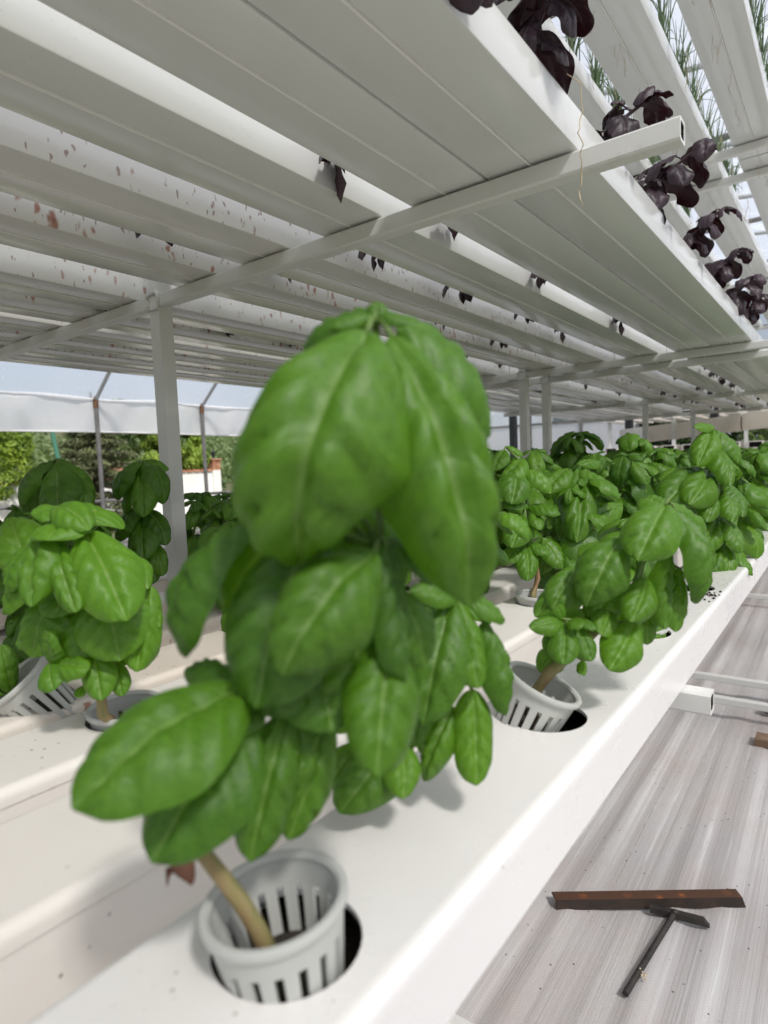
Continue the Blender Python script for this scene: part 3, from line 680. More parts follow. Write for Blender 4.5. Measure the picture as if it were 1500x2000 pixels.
LEANING_LEAVES = [
    ((-0.712, 2.472, -0.313), (-0.789, 2.292, -0.553), (0.31, -0.76, 0.57), 0.239, 1.90),
    ((-0.578, 2.609, -0.189), (-0.615, 2.338, -0.375), (0.29, -0.65, 0.71), 0.209, 1.30),
    ((-0.553, 2.650, -0.218), (-0.481, 2.621, -0.579), (0.89, -0.23, 0.40), 0.211, 1.90),
    ((-0.564, 2.627, -0.373), (-0.571, 2.545, -0.673), (0.91, -0.41, 0.04), 0.110, 0.50),
    ((-0.540, 2.689, -0.452), (-0.543, 2.590, -0.690), (0.91, -0.33, 0.25), 0.152, 0.70),
    ((-0.641, 2.561, -0.476), (-0.648, 2.367, -0.612), (0.49, -0.62, 0.61), 0.148, 1.00),
    ((-0.613, 2.628, -0.510), (-0.593, 2.578, -0.674), (0.85, -0.46, 0.25), 0.102, 0.60),
    ((-0.829, 2.446, -0.454), (-0.983, 2.267, -0.609), (-0.05, -0.74, 0.67), 0.182, 1.00),
    ((-0.878, 2.437, -0.425), (-0.912, 2.273, -0.572), (0.31, -0.70, 0.65), 0.161, 0.90),
    ((-0.872, 2.274, -0.612), (-0.949, 2.140, -0.622), (0.23, -0.57, 0.79), 0.093, 1.00),
    ((-0.857, 2.260, -0.613), (-0.776, 2.234, -0.610), (0.48, -0.45, 0.75), 0.084, 0.90),
    ((-0.862, 2.256, -0.618), (-0.830, 2.156, -0.744), (0.48, -0.76, 0.44), 0.111, 0.70),
    ((-0.869, 2.265, -0.605), (-0.884, 2.246, -0.548), (0.51, -0.64, 0.57), 0.058, 0.40),
    ((-0.833, 2.302, -0.629), (-0.761, 2.257, -0.749), (0.69, -0.59, 0.42), 0.093, 0.70),
    ((-0.825, 2.310, -0.610), (-0.754, 2.298, -0.638), (0.59, -0.28, 0.76), 0.068, 0.90),
    ((-0.887, 2.285, -0.642), (-0.918, 2.204, -0.726), (0.27, -0.80, 0.54), 0.094, 0.80),
    ((-0.669, 2.499, -0.644), (-0.717, 2.324, -0.796), (0.48, -0.76, 0.44), 0.157, 1.20),
    ((-0.748, 2.469, -0.595), (-0.759, 2.354, -0.672), (0.46, -0.73, 0.51), 0.123, 0.80),
    ((-0.897, 2.332, -0.736), (-0.969, 2.258, -0.823), (0.24, -0.78, 0.57), 0.111, 1.00),
    ((-0.734, 2.558, -0.570), (-0.750, 2.502, -0.770), (0.48, -0.76, 0.44), 0.165, 0.80),
    ((-0.821, 2.347, -0.780), (-0.808, 2.279, -0.814), (0.55, -0.71, 0.44), 0.047, 0.40),
    ((-0.592, 2.672, -0.204), (-0.707, 2.738, -0.177), (0.19, -0.34, 0.92), 0.169, 1.00),
    ((-0.579, 2.657, -0.192), (-0.491, 2.862, -0.324), (0.57, 0.05, 0.82), 0.167, 1.20),
    ((-0.787, 2.575, -0.345), (-0.853, 2.517, -0.446), (0.15, -0.82, 0.56), 0.189, 0.90),
    ((-0.760, 2.547, -0.466), (-0.804, 2.422, -0.653), (0.27, -0.80, 0.54), 0.184, 1.20),
    ((-0.712, 2.598, -0.303), (-0.787, 2.508, -0.399), (0.03, -0.61, 0.79), 0.165, 1.20),
    ((-0.834, 2.454, -0.601), (-0.893, 2.350, -0.709), (0.27, -0.80, 0.54), 0.163, 1.20),
    ((-0.546, 2.725, -0.270), (-0.445, 2.733, -0.473), (0.80, -0.07, 0.59), 0.165, 1.40),
    ((-0.681, 2.620, -0.599), (-0.643, 2.584, -0.754), (0.69, -0.56, 0.45), 0.124, 1.00),
]
LEANING_STEM = [(-0.972, 2.224, -0.896), (-0.922, 2.244, -0.817), (-0.877, 2.307, -0.767), (-0.796, 2.426, -0.674), (-0.690, 2.543, -0.543), (-0.654, 2.583, -0.402), (-0.600, 2.621, -0.281), (-0.570, 2.640, -0.191)]
LIME_LEAVES = [
    ((-2.406, 1.210, -0.186), (-2.291, 1.043, -0.212), (0.27, -0.44, 0.86), 0.203, 1.50),
    ((-2.458, 1.154, -0.102), (-2.229, 1.168, -0.186), (0.52, -0.24, 0.82), 0.173, 1.30),
    ((-2.323, 1.197, -0.192), (-2.023, 1.169, -0.500), (0.71, -0.45, 0.55), 0.251, 1.20),
    ((-2.453, 1.128, -0.159), (-2.314, 0.980, -0.442), (0.19, -0.83, 0.52), 0.201, 1.20),
    ((-2.364, 1.112, -0.232), (-2.144, 1.057, -0.458), (0.64, -0.68, 0.35), 0.155, 0.60),
    ((-2.395, 1.113, -0.243), (-2.328, 1.028, -0.360), (0.32, -0.84, 0.43), 0.116, 0.70),
    ((-2.579, 1.145, -0.307), (-2.655, 1.019, -0.516), (-0.06, -0.84, 0.55), 0.181, 1.20),
    ((-2.316, 1.258, -0.409), (-2.152, 1.207, -0.674), (0.69, -0.56, 0.45), 0.272, 1.00),
    ((-2.508, 1.162, -0.428), (-2.499, 1.047, -0.674), (0.30, -0.88, 0.38), 0.245, 0.90),
    ((-2.419, 1.181, -0.403), (-2.364, 1.088, -0.508), (0.48, -0.76, 0.44), 0.218, 0.90),
    ((-2.439, 1.089, -0.702), (-2.391, 1.063, -0.558), (0.38, -0.77, 0.51), 0.126, 0.80),
    ((-2.431, 1.095, -0.706), (-2.243, 1.136, -0.697), (0.53, -0.53, 0.66), 0.129, 1.00),
    ((-2.447, 1.084, -0.696), (-2.348, 1.051, -0.773), (0.48, -0.76, 0.44), 0.119, 0.90),
    ((-2.334, 1.200, -0.630), (-2.226, 1.163, -0.825), (0.64, -0.68, 0.35), 0.135, 0.80),
    ((-2.198, 1.371, -0.419), (-2.138, 1.262, -0.730), (0.78, -0.52, 0.35), 0.145, 0.50),
    ((-2.224, 1.374, -0.442), (-2.143, 1.372, -0.586), (0.82, -0.22, 0.53), 0.090, 0.80),
    ((-2.276, 1.260, -0.718), (-2.221, 1.241, -0.834), (0.64, -0.68, 0.35), 0.080, 0.80),
    ((-2.316, 1.337, -0.651), (-2.294, 1.295, -0.741), (0.62, -0.65, 0.43), 0.114, 0.80),
    ((-2.363, 1.163, -0.795), (-2.339, 1.128, -0.824), (0.53, -0.68, 0.51), 0.057, 0.60),
    ((-2.486, 1.254, -0.151), (-2.569, 1.442, -0.147), (0.38, 0.02, 0.93), 0.264, 1.20),
    ((-2.667, 1.158, -0.398), (-2.916, 1.181, -0.152), (-0.14, -0.36, 0.92), 0.218, 1.20),
    ((-2.439, 1.191, -0.125), (-2.487, 1.080, -0.126), (0.09, -0.48, 0.87), 0.154, 1.40),
    ((-2.591, 1.117, -0.242), (-2.575, 1.012, -0.426), (0.07, -0.84, 0.54), 0.178, 1.30),
    ((-2.364, 1.283, -0.294), (-2.162, 1.347, -0.431), (0.72, -0.12, 0.69), 0.202, 1.40),
    ((-2.390, 1.220, -0.489), (-2.305, 1.141, -0.680), (0.55, -0.71, 0.44), 0.198, 1.00),
    ((-2.511, 1.176, -0.534), (-2.614, 1.039, -0.638), (0.01, -0.77, 0.64), 0.181, 1.20),
    ((-2.440, 1.197, -0.327), (-2.262, 1.195, -0.451), (0.72, -0.46, 0.51), 0.154, 1.00),
    ((-2.299, 1.338, -0.504), (-2.161, 1.347, -0.714), (0.81, -0.37, 0.45), 0.158, 1.00),
]
LIME_STEM = [(-2.337, 1.221, -0.922), (-2.345, 1.225, -0.811), (-2.441, 1.194, -0.633), (-2.439, 1.189, -0.427), (-2.425, 1.164, -0.261), (-2.441, 1.187, -0.154)]
ARCHED_LEAVES = [
    ((-5.064, 2.416, 0.146), (-5.044, 2.152, -0.174), (-0.42, -0.70, 0.57), 0.299, 1.90),
    ((-5.023, 2.385, 0.153), (-5.232, 2.251, -0.284), (-0.83, -0.31, 0.45), 0.284, 1.40),
    ((-4.960, 2.406, 0.151), (-4.661, 2.432, -0.251), (0.83, 0.11, 0.54), 0.337, 1.60),
    ((-4.918, 2.361, 0.130), (-4.671, 2.234, -0.273), (0.55, -0.71, 0.44), 0.388, 1.00),
    ((-4.940, 2.385, 0.158), (-4.851, 2.351, 0.010), (0.46, -0.41, 0.79), 0.166, 0.90),
    ((-5.051, 2.426, 0.154), (-5.076, 2.590, 0.089), (0.49, 0.12, 0.86), 0.207, 1.20),
    ((-5.003, 2.369, -0.189), (-5.049, 2.116, -0.524), (-0.19, -0.77, 0.61), 0.318, 1.40),
    ((-4.996, 2.372, -0.209), (-4.580, 2.468, -0.528), (0.83, -0.01, 0.56), 0.338, 1.50),
    ((-4.944, 2.342, -0.287), (-4.661, 2.208, -0.651), (0.53, -0.68, 0.51), 0.350, 1.00),
    ((-5.097, 2.414, -0.296), (-5.068, 2.534, -0.601), (0.28, 0.54, 0.79), 0.291, 1.20),
    ((-4.999, 2.345, -0.490), (-5.052, 2.153, -0.788), (-0.12, -0.76, 0.64), 0.319, 1.30),
    ((-4.993, 2.349, -0.491), (-4.672, 2.436, -0.806), (0.80, -0.07, 0.59), 0.319, 1.30),
]
ARCHED_STEM = [(-4.987, 2.308, -0.993), (-5.018, 2.341, -0.654), (-4.996, 2.369, -0.250), (-5.003, 2.399, 0.152)]
POSTSIDE_LEAVES = [
    ((-4.839, 3.022, 0.124), (-4.787, 2.783, -0.176), (-0.42, -0.70, 0.57), 0.300, 1.90),
    ((-4.895, 3.042, 0.116), (-4.938, 2.906, -0.336), (-0.64, -0.72, 0.26), 0.263, 1.20),
    ((-4.808, 3.045, 0.122), (-4.552, 3.017, -0.234), (0.83, 0.11, 0.54), 0.323, 1.70),
    ((-4.737, 2.967, 0.057), (-4.544, 2.827, -0.323), (0.55, -0.71, 0.44), 0.260, 1.00),
    ((-4.857, 3.010, 0.137), (-4.804, 2.910, -0.012), (0.17, -0.66, 0.73), 0.173, 0.90),
    ((-4.913, 3.093, 0.138), (-4.822, 3.280, 0.064), (0.49, 0.12, 0.86), 0.224, 1.20),
    ((-4.824, 3.001, -0.233), (-4.847, 2.768, -0.536), (-0.19, -0.77, 0.61), 0.258, 1.40),
    ((-4.817, 3.004, -0.256), (-4.525, 3.007, -0.573), (0.83, -0.01, 0.56), 0.258, 1.50),
    ((-4.774, 2.966, -0.339), (-4.540, 2.799, -0.672), (0.53, -0.68, 0.51), 0.262, 1.00),
    ((-4.818, 2.980, -0.516), (-4.793, 2.786, -0.792), (-0.12, -0.76, 0.64), 0.241, 1.30),
    ((-4.818, 2.980, -0.516), (-4.545, 2.969, -0.825), (0.80, -0.07, 0.59), 0.258, 1.30),
    ((-4.816, 2.966, -0.690), (-4.561, 2.890, -0.877), (0.64, -0.53, 0.56), 0.214, 1.00),
    ((-4.910, 3.044, -0.437), (-5.105, 3.014, -0.530), (-0.55, 0.29, 0.78), 0.251, 1.00),
]
POSTSIDE_STEM = [(-4.774, 2.974, -0.953), (-4.813, 2.993, -0.694), (-4.828, 3.017, -0.300), (-4.828, 3.029, 0.114)]
UPRIGHT_LEAVES = [
    ((-1.942, 4.312, 0.026), (-1.957, 4.031, -0.187), (0.01, -0.77, 0.64), 0.230, 1.20),
    ((-1.929, 4.190, -0.047), (-1.868, 3.962, -0.290), (0.53, -0.68, 0.51), 0.239, 1.00),
    ((-1.893, 4.216, -0.049), (-1.695, 4.223, -0.236), (0.76, -0.06, 0.65), 0.190, 1.30),
    ((-2.049, 4.238, 0.095), (-2.062, 4.089, -0.059), (0.03, -0.61, 0.79), 0.150, 1.20),
    ((-2.078, 4.343, 0.120), (-2.006, 4.454, 0.046), (0.42, -0.05, 0.91), 0.156, 1.20),
    ((-1.866, 4.213, -0.308), (-1.933, 3.975, -0.310), (0.09, -0.48, 0.87), 0.124, 0.80),
    ((-1.872, 4.208, -0.319), (-1.617, 4.206, -0.379), (0.62, -0.16, 0.77), 0.189, 1.20),
    ((-1.874, 4.138, -0.377), (-1.843, 3.892, -0.583), (0.38, -0.77, 0.51), 0.215, 1.00),
    ((-1.816, 4.184, -0.361), (-1.711, 4.064, -0.475), (0.63, -0.31, 0.71), 0.144, 0.90),
    ((-1.857, 4.133, -0.578), (-1.757, 3.936, -0.814), (0.55, -0.71, 0.44), 0.179, 0.90),
    ((-1.843, 4.144, -0.579), (-1.671, 4.140, -0.661), (0.72, -0.12, 0.69), 0.167, 1.20),
    ((-1.872, 4.121, -0.596), (-1.929, 3.943, -0.702), (-0.05, -0.69, 0.73), 0.188, 1.20),
    ((-1.777, 4.803, -0.067), (-1.842, 4.488, -0.250), (0.03, -0.66, 0.75), 0.261, 1.20),
    ((-1.713, 4.852, -0.070), (-1.596, 4.390, -0.598), (0.46, -0.73, 0.51), 0.302, 0.90),
    ((-1.696, 4.862, -0.091), (-1.454, 4.836, -0.312), (0.72, -0.12, 0.69), 0.254, 1.30),
    ((-1.664, 4.888, -0.073), (-1.596, 4.739, -0.208), (0.46, -0.41, 0.79), 0.143, 0.80),
    ((-1.730, 4.903, -0.043), (-1.649, 5.153, -0.038), (0.38, 0.02, 0.93), 0.165, 1.00),
    ((-1.435, 5.034, -0.365), (-1.558, 4.555, -0.483), (0.29, -0.65, 0.71), 0.227, 0.80),
    ((-1.814, 4.355, -0.565), (-1.654, 4.331, -0.780), (0.68, -0.39, 0.62), 0.225, 1.10),
]
UPRIGHT_STEM = [(-1.824, 4.187, -0.956), (-1.801, 4.214, -0.847), (-1.854, 4.259, -0.593), (-1.908, 4.307, -0.315), (-1.978, 4.346, 0.008), (-2.078, 4.342, 0.108)]
TALL_LEAVES = [
    ((-1.002, 6.290, 0.226), (-1.050, 5.849, -0.094), (0.26, -0.76, 0.60), 0.269, 1.00),
    ((-0.972, 6.311, 0.215), (-0.792, 6.231, -0.089), (0.74, 0.02, 0.68), 0.273, 1.40),
    ((-0.982, 6.166, 0.077), (-0.805, 5.891, -0.274), (0.69, -0.59, 0.42), 0.264, 0.90),
    ((-0.984, 6.306, 0.252), (-1.090, 6.037, 0.239), (0.11, -0.38, 0.92), 0.118, 0.80),
    ((-1.055, 6.156, -0.123), (-1.232, 5.559, -0.402), (0.22, -0.74, 0.64), 0.442, 1.00),
    ((-1.109, 6.179, -0.122), (-1.341, 5.870, -0.220), (-0.22, -0.43, 0.87), 0.320, 1.20),
    ((-0.998, 6.134, -0.147), (-1.057, 5.565, -0.402), (0.46, -0.73, 0.51), 0.349, 0.90),
    ((-0.852, 6.233, -0.267), (-0.730, 6.049, -0.544), (0.78, -0.20, 0.60), 0.267, 1.10),
    ((-0.853, 6.101, -0.328), (-0.785, 5.880, -0.573), (0.66, -0.53, 0.53), 0.218, 0.90),
    ((-0.960, 6.021, -0.323), (-0.956, 5.752, -0.565), (0.53, -0.68, 0.51), 0.227, 1.00),
    ((-0.939, 6.142, -0.556), (-1.006, 5.815, -0.835), (0.38, -0.77, 0.51), 0.284, 1.00),
    ((-0.903, 6.169, -0.558), (-0.727, 6.024, -0.849), (0.74, -0.33, 0.59), 0.284, 1.20),
    ((-0.955, 6.242, -0.704), (-1.114, 5.857, -0.868), (-0.11, -0.64, 0.76), 0.272, 1.30),
    ((-0.900, 6.150, -0.783), (-0.812, 5.943, -1.040), (0.60, -0.62, 0.50), 0.249, 1.10),
    ((-0.918, 6.135, -0.805), (-0.969, 5.824, -1.054), (0.27, -0.80, 0.54), 0.222, 1.30),
    ((-0.842, 6.310, -0.893), (-0.679, 6.289, -1.087), (0.70, -0.04, 0.72), 0.210, 1.30),
]
TALL_STEM = [(-0.931, 6.220, -1.141), (-0.935, 6.248, -0.797), (-0.959, 6.272, -0.336), (-0.987, 6.300, 0.216)]

# ---------------------------------------------------------------- the four plants nearest the camera
def placed(name, root, leaves, stem, rads, label, fam, extra=(), lod=0, petioles=True, group=None):
    base = V(*root); r = random.Random(len(leaves)); items, tubes = [], []
    st = [V(*q) - base for q in stem]
    tubes.append((st, rads))
    for (b_, t_, n_, w_, bend) in leaves:
        lf = pick(fam, lod, bend, r); B, T = V(*b_) - base, V(*t_) - base
        items.append((lf, chord_matrix(lf, B, T, n_, w_ * S)))
        if petioles:
            q = min(st[1:], key=lambda p_: (p_ - B).length + abs(p_.z - (B.z - .008)) * .5)
            if .004 < (q - B).length < .09: tubes.append(([q, (q + B) / 2 + Vector((0, 0, .003)), B + (T - B) * .02], [.0017, .0013, .0011]))
    return emit(name, base, items, tubes, label, 'basil plant', group, M['stem'], 12)
GREEN = 'green basil plants growing in the lower channels'
o = placed('basil_plant', (-.93, .80, -.99), HERO_LEAVES, [(-.935, .805, -1.0)] + HERO_STEM, [.0040, .0038, .0037, .0035, .0033, .0031, .0028, .0024, .002, .0015],
    'biggest and nearest basil plant with huge drooping leaves in the foreground', 'green', group=GREEN)
dl = MB()
dv = []
for i in range(9):
    for j in range(4):
        u, q = i / 8, j / 3 - .5
        dv.append((-1.035 - .055 * u + .01 * math.sin(7 * u), .705 - .035 * u, -.775 - .02 * u - .05 * (q * (1 - .5 * u)) + .012 * math.sin(9 * u + 5 * q)))
dl.add(dv, [(i*4+j, i*4+j+1, (i+1)*4+j+1, (i+1)*4+j) for i in range(8) for j in range(3)])
dl.build('withered_leaf', M['dry'], o, smooth=True)
placed('basil_plant', (-1.765, 1.32, -1.0), SECOND_LEAVES, [(-1.765, 1.32, -1.05), (-1.55, 1.34, -.99)] + SECOND_STEM, [.0044, .0042, .004, .0036, .0032, .0028, .0024, .002],
    'basil plant sprawling low behind the biggest plant, leaves touching the white channel', 'green', group=GREEN)
placed('basil_plant', (-.96, 2.24, -1.0), LEANING_LEAVES, [(-.985, 2.215, -1.02)] + LEANING_STEM, [.005, .005, .0048, .0044, .0038, .0032, .0026, .002, .0016],
    'basil plant leaning out of a tilted net pot on a pale woody stem', 'green', group=GREEN)
placed('basil_plant', (-2.45, 1.37, -1.0), LIME_LEAVES, [(-2.45, 1.37, -1.1), (-2.40, 1.30, -1.0)] + LIME_STEM, [.0046, .0044, .0042, .004, .0036, .003, .0024, .0018],
    'bright lime green basil plant at left with puckered young leaves in a shallow set pot', 'lime', group=GREEN)

placed('basil_plant', (-4.86, 2.40, -1.0), ARCHED_LEAVES, [(-4.86, 2.40, -1.05)] + ARCHED_STEM, [.005, .0048, .004, .003, .002],
    'dark basil plant with long arched leaves against the daylight at left', 'green', lod=0, group=GREEN)
placed('basil_plant', (-4.75, 3.05, -1.0), POSTSIDE_LEAVES, [(-4.75, 3.05, -1.05)] + POSTSIDE_STEM, [.005, .0048, .004, .003, .002],
    'dark tall basil plant beside the white centre post', 'green', lod=0, group=GREEN)
placed('basil_plant', (-1.80, 4.12, -1.0), UPRIGHT_LEAVES, [(-1.80, 4.12, -1.05)] + UPRIGHT_STEM, [.0045, .0042, .004, .0036, .003, .0024, .0018],
    'upright bright basil plant in a clean net pot in the second channel', 'green', lod=0, group=GREEN)
placed('basil_plant', (-.99, 5.98, -1.0), TALL_LEAVES, [(-.99, 5.98, -1.05)] + TALL_STEM, [.0045, .0042, .0038, .003, .002],
    'tall basil plant with broad matt leaves rising highest in the aisle-side row', 'green', lod=0, group=GREEN)

net_pot((-.945, .826, -.878), (-.757, .653, 0), math.radians(-6), 'net pot tilted half out of the nearest hole in the aisle-side channel', .1)
net_pot((-.945, 2.25, -.862), (-.39, .92, 0), math.radians(25), 'net pot tipped towards the aisle with a pale woody stem, second in the aisle-side channel', .15)
net_pot((-.96, 3.68, -.965), (1, 0, 0), math.radians(4), 'net pot third in the aisle-side channel, half hidden by hanging leaves', .1)
net_pot((-2.432, 1.37, -.955), (1, .3, 0), math.radians(3), 'net pot sitting flush in the third channel under the lime green plant', .2)
net_pot((-2.93, 1.15, -.865), (-.93, .37, 0), math.radians(-38), 'net pot lying tipped over to the left in the fourth channel', .25)
net_pot((-1.77, 4.12, -.94), (0, 1, 0), math.radians(3), 'net pot under the upright plant in the second channel beside the aisle-side row', .25)
net_pot((-1.768, 1.32, -.96), (0, 1, 0), math.radians(8), 'net pot of the sprawling plant in the second channel', .2)
# leaves in the tipped pot and one loose leaf lying on the channel
its, tb = [], []
r = random.Random(3)
for k in range(6):
    B = Vector((r.uniform(-.04, .04) * S, r.uniform(-.04, .04) * S, -.06 * S)); a = r.uniform(0, 6.3)
    lf = pick('green', 0, 1.05, r); its.append((lf, frame_matrix(B, Vector((math.cos(a) * .5 - .5, math.sin(a) * .5 - .3, .55)), Vector((.3, -.2, 1)), .24 * S, 1)))
emit('basil_seedling', V(-2.97, 1.13, -.87), its, [([(0, 0, -.2 * S), (0, 0, -.06 * S)], .0016)], 'young dark basil plant inside the tipped over net pot at left', 'basil plant', GREEN, M['stem'])
lf = FAM['lime'][0][.7][1]
lo = bpy.data.objects.new('fallen_leaf', lf['me']); C.objects.link(lo)
lo.matrix_basis = chord_matrix(lf, V(-2.36, 1.90, -.965), V(-2.27, 2.13, -.985), (.2, -.4, 1), .20 * S)
tag(lo, 'single green basil leaf lying on the third channel beside the lime green plant', 'leaf')

# ---------------------------------------------------------------- the rows of basil behind
ROWNAME = ['aisle-side', 'second', 'third', 'fourth', 'fifth', 'sixth', 'seventh', 'eighth']
def basil(x, y, H, lean, seed, nodes, Lmax, lod, label, fam='green', **k):
    it, tb = grow(H, lean, seed, nodes, Lmax, lod, fam, **k)
    return emit('basil_plant', V(x, y, -1.0), it, tb, label, 'basil plant', GREEN, M['stem'], 6)
near = [  # channel, y, height, lean, nodes, leaf, seed
    (0, 3.68, .62, (-.10, .25), 3, .36, 11), (0, 6.85, .95, (.05, .0), 6, .5, 13), (0, 7.94, 1.0, (.15, .1), 6, .5, 14), (0, 9.36, 1.05, (.1, .1), 6, .5, 15), (0, 10.78, 1.0, (.1, 0), 6, .5, 16),
    (1, 2.72, .72, (.2, .3), 4, .36, 21), (1, 4.5, .85, (.1, .3), 5, .42, 22), (1, 5.52, 1.02, (.2, .1), 6, .50, 23), (1, 6.92, 1.05, (.1, .1), 6, .48, 24), (1, 8.32, 1.0, (.1, .1), 6, .5, 25), (1, 9.72, 1.0, (.1, .1), 6, .5, 26), (1, 11.12, 1.0, (.1, .1), 6, .5, 27),
    (2, 2.77, .62, (.1, .1), 4, .36, 31), (2, 4.17, .98, (.1, .1), 6, .46, 32), (2, 5.57, 1.10, (.0, .1), 6, .5, 33), (2, 6.97, 1.05, (.1, .1), 6, .5, 34), (2, 8.37, 1.30, (.1, .1), 6, .62, 35), (2, 9.77, 1.1, (.1, .1), 6, .55, 36), (2, 11.17, 1.1, (.1, .1), 6, .5, 37),
    (3, 2.67, .62, (.1, .1), 5, .38, 41), (3, 4.07, .75, (.1, .1), 5, .42, 42), (3, 5.47, .95, (.1, .1), 6, .5, 43), (3, 6.87, 1.0, (.1, .1), 6, .5, 44), (3, 8.27, 1.36, (.1, .1), 6, .64, 45), (3, 9.67, 1.1, (.1, .1), 6, .55, 46), (3, 11.07, 1.1, (.1, .1), 6, .5, 47),
    (4, 1.60, .80, (.0, .1), 5, .42, 51), (4, 3.0, .72, (.1, .1), 5, .42, 52), (4, 4.4, .66, (.1, .1), 5, .42, 53), (4, 5.8, .9, (.1, .1), 6, .46, 54), (4, 7.2, 1.15, (.1, .1), 6, .55, 55), (4, 8.6, 1.1, (.1, .1), 6, .55, 56), (4, 10.0, 1.05, (.1, .1), 6, .5, 57),
    (5, 1.30, .85, (.0, .1), 5, .44, 61), (5, 2.25, .7, (-.1, .1), 5, .42, 62), (5, 3.55, .75, (.1, .1), 5, .42, 63), (5, 4.7, .72, (.1, .1), 5, .42, 64), (5, 6.1, .85, (.1, .1), 5, .45, 65), (5, 7.5, 1.1, (.1, .1), 6, .5, 66), (5, 9.0, 1.1, (.1, .1), 6, .5, 67),
    (6, 2.2, .78, (.0, .1), 5, .44, 71), (6, 4.0, .80, (.1, .1), 5, .44, 72), (6, 5.2, .92, (-.1, .1), 5, .42, 73), (6, 6.5, .85, (.1, .1), 5, .42, 74), (6, 8.0, .95, (.1, .1), 5, .42, 75),
    (7, 3.2, .7, (.0, .1), 5, .40, 81), (7, 5.0, .75, (.1, .1), 5, .40, 82), (7, 7.0, .8, (.1, .1), 5, .40, 83)]
cnt = {}
SPECIAL = {35: 'tall shaded basil plant with one broad flat leaf before the paired posts', 45: 'tall basil plant with two hanging leaves between the far posts'}
for (ch, y, H, lean, nn, L, sd_) in near:
    x0, x1 = LOWER[ch]; k = cnt.get(ch, 0); cnt[ch] = k + 1
    lb = SPECIAL.get(sd_, 'green basil plant, %s along the %s channel past the big foreground plants' % (ORD[k] if k else 'first', ROWNAME[ch]))
    lod = 0 if y < 3.3 else 1
    fam = 'green'
    basil((x0 + x1) / 2, y, H, lean, sd_, nn, L, lod, lb, fam)
    if ch < 3 and y > 3 and (ch, y) not in ((0, 3.68), (1, 4.5)):
        net_pot(((x0 + x1) / 2, y, -.965), (0, 1, 0), .03, 'net pot under the %s basil plant of the %s channel' % (ORD[k] if k else 'first', ROWNAME[ch]), .1, fine=False)
# far rack: joined copies, each its own plant
protos = []
for k in range(6):
    it, tb = grow(1.02 + .06 * (k % 3), (.1, .05), 200 + k, 6, .52, 2, 'green')
    protos.append(joined_mesh('basil_bush', it, tb, M['leaf'], M['stem']))
r = random.Random(8)
for ch, (x0, x1) in enumerate(LOWER[:9]):
    for k in range(11 if ch < 6 else 6):
        y = 12.55 + 1.42 * k + .2 * (ch % 3)
        o = link('basil_plant', protos[r.randrange(6)], None, V((x0 + x1) / 2 + r.uniform(-.05, .05), y, -1.0))
        _t = .35 + .35 * (r.random() - .5); o.color = (_t, _t, _t, 1); o.rotation_euler = (r.uniform(-.08, .08), r.uniform(-.08, .08), r.uniform(0, 6.3)); s_ = r.uniform(.82, 1.12); o.scale = (s_, s_, s_)
        tag(o, 'distant basil plant, %s in the %s channel of the far rack' % (ORD[k] if k else 'first', WORD[ch]), 'basil plant', 'distant basil on the far rack')

# ---------------------------------------------------------------- purple basil overhead
PG = 'purple basil hanging over the overhead channels'
def purple(x, y, z, H, lean, seed, nodes, L, lod, label, az=None, name='purple_basil_plant'):
    it, tb = grow(H, lean, seed, nodes, L, lod, 'purple', axil=.35, droop=1.1, tipn=2)
    return emit(name, V(x, y, z), it, tb, label, 'purple basil', PG, M['pstem'], 6)
XE = -1.42
pl = [(1.95, .42, (.36, .2), 4, .32, 301, 'small ruffled purple basil sprig drooping over the channel edge at the top'),
      (3.15, .62, (.46, .1), 7, .37, 302, 'large purple basil plant hanging with grey-backed leaves above the hollow arm'),
      (4.45, .40, (.36, .1), 6, .33, 303, 'purple basil plant hanging just beyond the hollow arm end'),
      (5.55, .48, (.44, .1), 6, .37, 304, 'purple basil plant with a long drooping leaf beyond the hollow arm'),
      (7.0, .42, (.38, .1), 6, .32, 305, 'purple basil plant third beyond the hollow arm on the outer channel'),
      (8.5, .42, (.38, .1), 6, .33, 306, 'purple basil plant fourth beyond the hollow arm on the outer channel'),
      (9.9, .42, (.38, .1), 6, .33, 307, 'purple basil plant fifth beyond the hollow arm on the outer channel'),
      (11.2, .42, (.36, .1), 6, .33, 308, 'purple basil plant last on the near outer channel by the right edge')]
pl = pl[1:]
for (y, H, ln, nn, L, sd_, lb) in pl: purple(XE, y, 1.975, H, ln, sd_, nn, L, 0 if y < 6 else 1, lb)
# ruffled sprig that dips below the outer channel's edge
r = random.Random(77); base = V(-1.45, 2.15, 1.975); its = []
for (b_, t_, n_, w_) in (((-1.22, 2.16, 1.99), (-1.17, 2.24, 1.70), (.5, -.6, .3), .15), ((-1.21, 2.13, 1.97), (-1.15, 2.08, 1.72), (.7, -.3, .2), .12), ((-1.22, 2.20, 1.98), (-1.13, 2.33, 1.76), (.4, -.7, .2), .12), ((-1.25, 2.1, 2.0), (-1.12, 2.02, 1.86), (.6, .1, .7), .10), ((-1.22, 2.2, 2.0), (-1.16, 2.19, 1.77), (.6, -.7, .1), .09)):
    lf = pick('purple', 0, 1.4, r); its.append((lf, chord_matrix(lf, V(*b_) - base, V(*t_) - base, n_, w_ * S)))
emit('purple_basil_plant', base, its, [([Vector((0, 0, -.02 * S)), Vector((.1 * S, 0, .10 * S)), Vector((.24 * S, 0, .02 * S))], [.002, .0018, .0012])], 'small ruffled purple basil sprig drooping below the channel edge at the top', 'purple basil', PG, M['pstem'], 6)
pp = []
